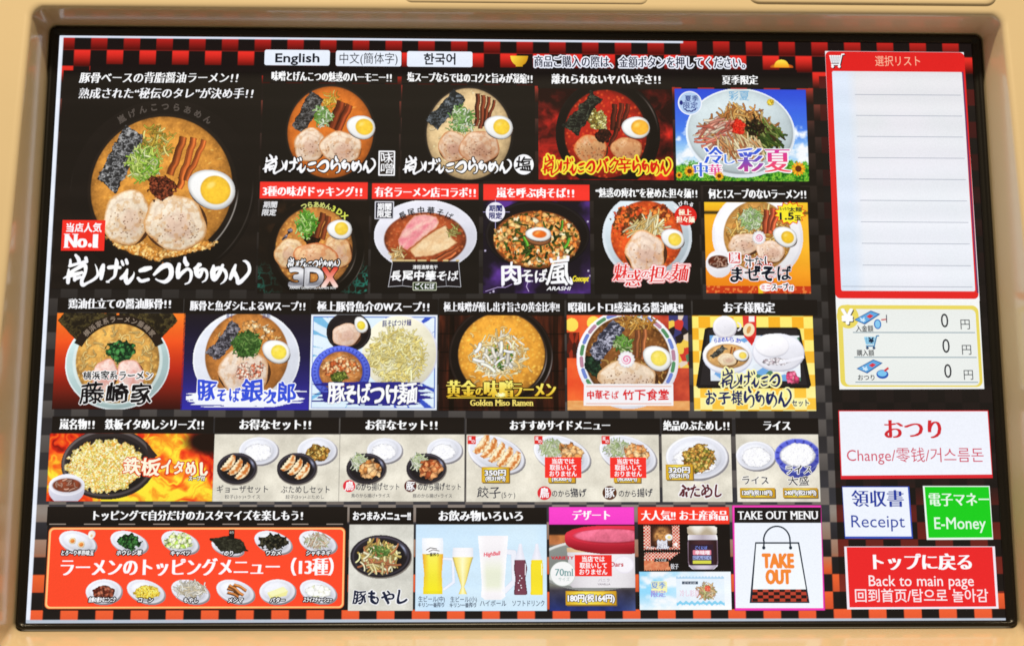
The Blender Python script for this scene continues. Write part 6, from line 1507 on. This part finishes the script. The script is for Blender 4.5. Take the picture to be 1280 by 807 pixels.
def note(g, x, y, c1, c2):
    return g.poly([(x - 17, y + 2), (x + 4, y - 9.5), (x + 16, y - 5), (x - 3.5, y + 8)], (40, 90, 150)).poly([(x - 15, y + 2), (x + 4, y - 8.3), (x + 13.5, y - 4.8), (x - 4, y + 6.4)], c1).poly([(x - 1.5, y - 2), (x + 3, y - 5), (x + 7.5, y - 3), (x + 3, y + .5)], c2).text("¥", x - 9, x - 3, y + 2, 6, (200, 226, 246), .06, 'goth', shear=-.3)


g = note(Geo(), 1084.5, 397.5, (96, 160, 214), (206, 60, 70)).ell(1097, 405, 4.6, 6.2, (50, 110, 180)).ell(1097, 405, 3.2, 4.8, (130, 190, 230)).line([(1102, 399.5), (1108, 399)], 1.6, (190, 60, 70)).line([(1108, 393.5), (1108.4, 403)], 1.2, (60, 60, 80)); sub(g, pay, 'money_in_icon')
g = cart(Geo(), 1088.5, 427.5, .95, (150, 206, 236), (70, 130, 170), 0).text("¥", 1086, 1092, 425, 8, (40, 50, 70), .06, 'goth'); sub(g, pay, 'cart_icon')
g = note(Geo(), 1087.5, 458.5, (96, 160, 214), (206, 60, 70)).ell(1103, 467.5, 7.5, 5.6, (40, 90, 170)).ell(1102.6, 466.5, 5.8, 3.8, (120, 186, 230)).line([(1106, 463), (1110, 460)], 2.6, (196, 60, 66)); sub(g, pay, 'money_out_icon')
g = Geo()
for t_, x0, x1, y, h in (("入金額", 1070, 1091.5, 410.6, 7.5), ("購入額", 1071, 1092.5, 441, 7.5), ("おつり", 1072.5, 1093, 471.7, 7)): g.text(t_, x0, x1, y, h, (40, 44, 50), .02, 'goth')
sub(g, pay, 'row_name')
for i, (x, y) in enumerate(((1180.7, 400), (1182.5, 431.7), (1184.8, 463))):
    sub(Geo().text("0", x - 4.6, x + 4.6, y, 22, (40, 42, 48), .0, 'goth').text("円", x + 20, x + 31.5, y + 5.2, 12.5, (50, 54, 60), 0, 'goth'), pay, 'amount')


def button(name, label, quad, edge, face, ins, texts):
    """quad: corners clockwise from top left; ins: (left, top, right, bottom) edge widths"""
    o = Geo().poly(quad, edge).build(name, screen, .00042, label); (a, b, c, d) = quad; l, t, r_, bt = ins
    sub(Geo().poly([(a[0] + l, a[1] + t), (b[0] - r_, b[1] + t), (c[0] - r_, c[1] - bt), (d[0] + l, d[1] - bt)], face), o, 'button_face')
    for t_, x0, x1, y, h, cc, w_, st_ in texts: sub(Geo().text(t_, x0, x1, y, h, cc, w_, st_), o, 'button_text')


RED = (196, 44, 52)
button("change_button", "white change button with red edges and red writing", [(1047.8, 512.6), (1235.5, 512.6), (1241, 597), (1051, 598.5)], (206, 40, 50), (234, 238, 250), (1.3, 1.2, 1.2, 4.5),
       [("おつり", 1106.5, 1175.5, 536.5, 24, RED, .045, 'mincho'), ("Change/零钱/거스름돈", 1058.5, 1229.5, 568.5, 17.5, (196, 80, 100), -.0, 'goth')])
button("receipt_button", "white receipt button with blue edges and navy writing", [(1052.5, 607.5), (1136.5, 607.5), (1141.2, 672.5), (1056.2, 672.5)], (60, 84, 176), (230, 236, 252), (.6, 1, 1.8, 2.6),
       [("領収書", 1065, 1129, 623, 20, (44, 64, 150), .03, 'mincho'), ("Receipt", 1064, 1131, 650.6, 19.5, (56, 76, 156), 0, 'goth')])
button("cashless_button", "green electronic money button with a white edge", [(1153.5, 606.8), (1237, 606.8), (1241.5, 673.8), (1158.5, 674.2)], (226, 240, 230), (26, 194, 32), (2.2, 1.2, 1, 2.6),
       [("電子マネー", 1161.5, 1236, 624, 16, (226, 244, 226), .025, 'mincho'), ("E-Money", 1168, 1232, 653, 18.5, (220, 244, 222), 0.01, 'goth')])
button("back_button", "red back to main page button with a white edge", [(1055.3, 682.5), (1243.5, 682.3), (1248.3, 760), (1059, 761)], (236, 226, 236), (226, 42, 44), (3, .8, 3, 2.6),
       [("トップに戻る", 1092.5, 1213.5, 702, 20, WHT, .05, 'mincho'), ("Back to main page", 1086, 1217, 724.8, 17, (250, 228, 230), .006, 'goth'), ("回到首页/탑으로 놀아감", 1069, 1235, 744, 16, (250, 220, 224), .012, 'goth')])
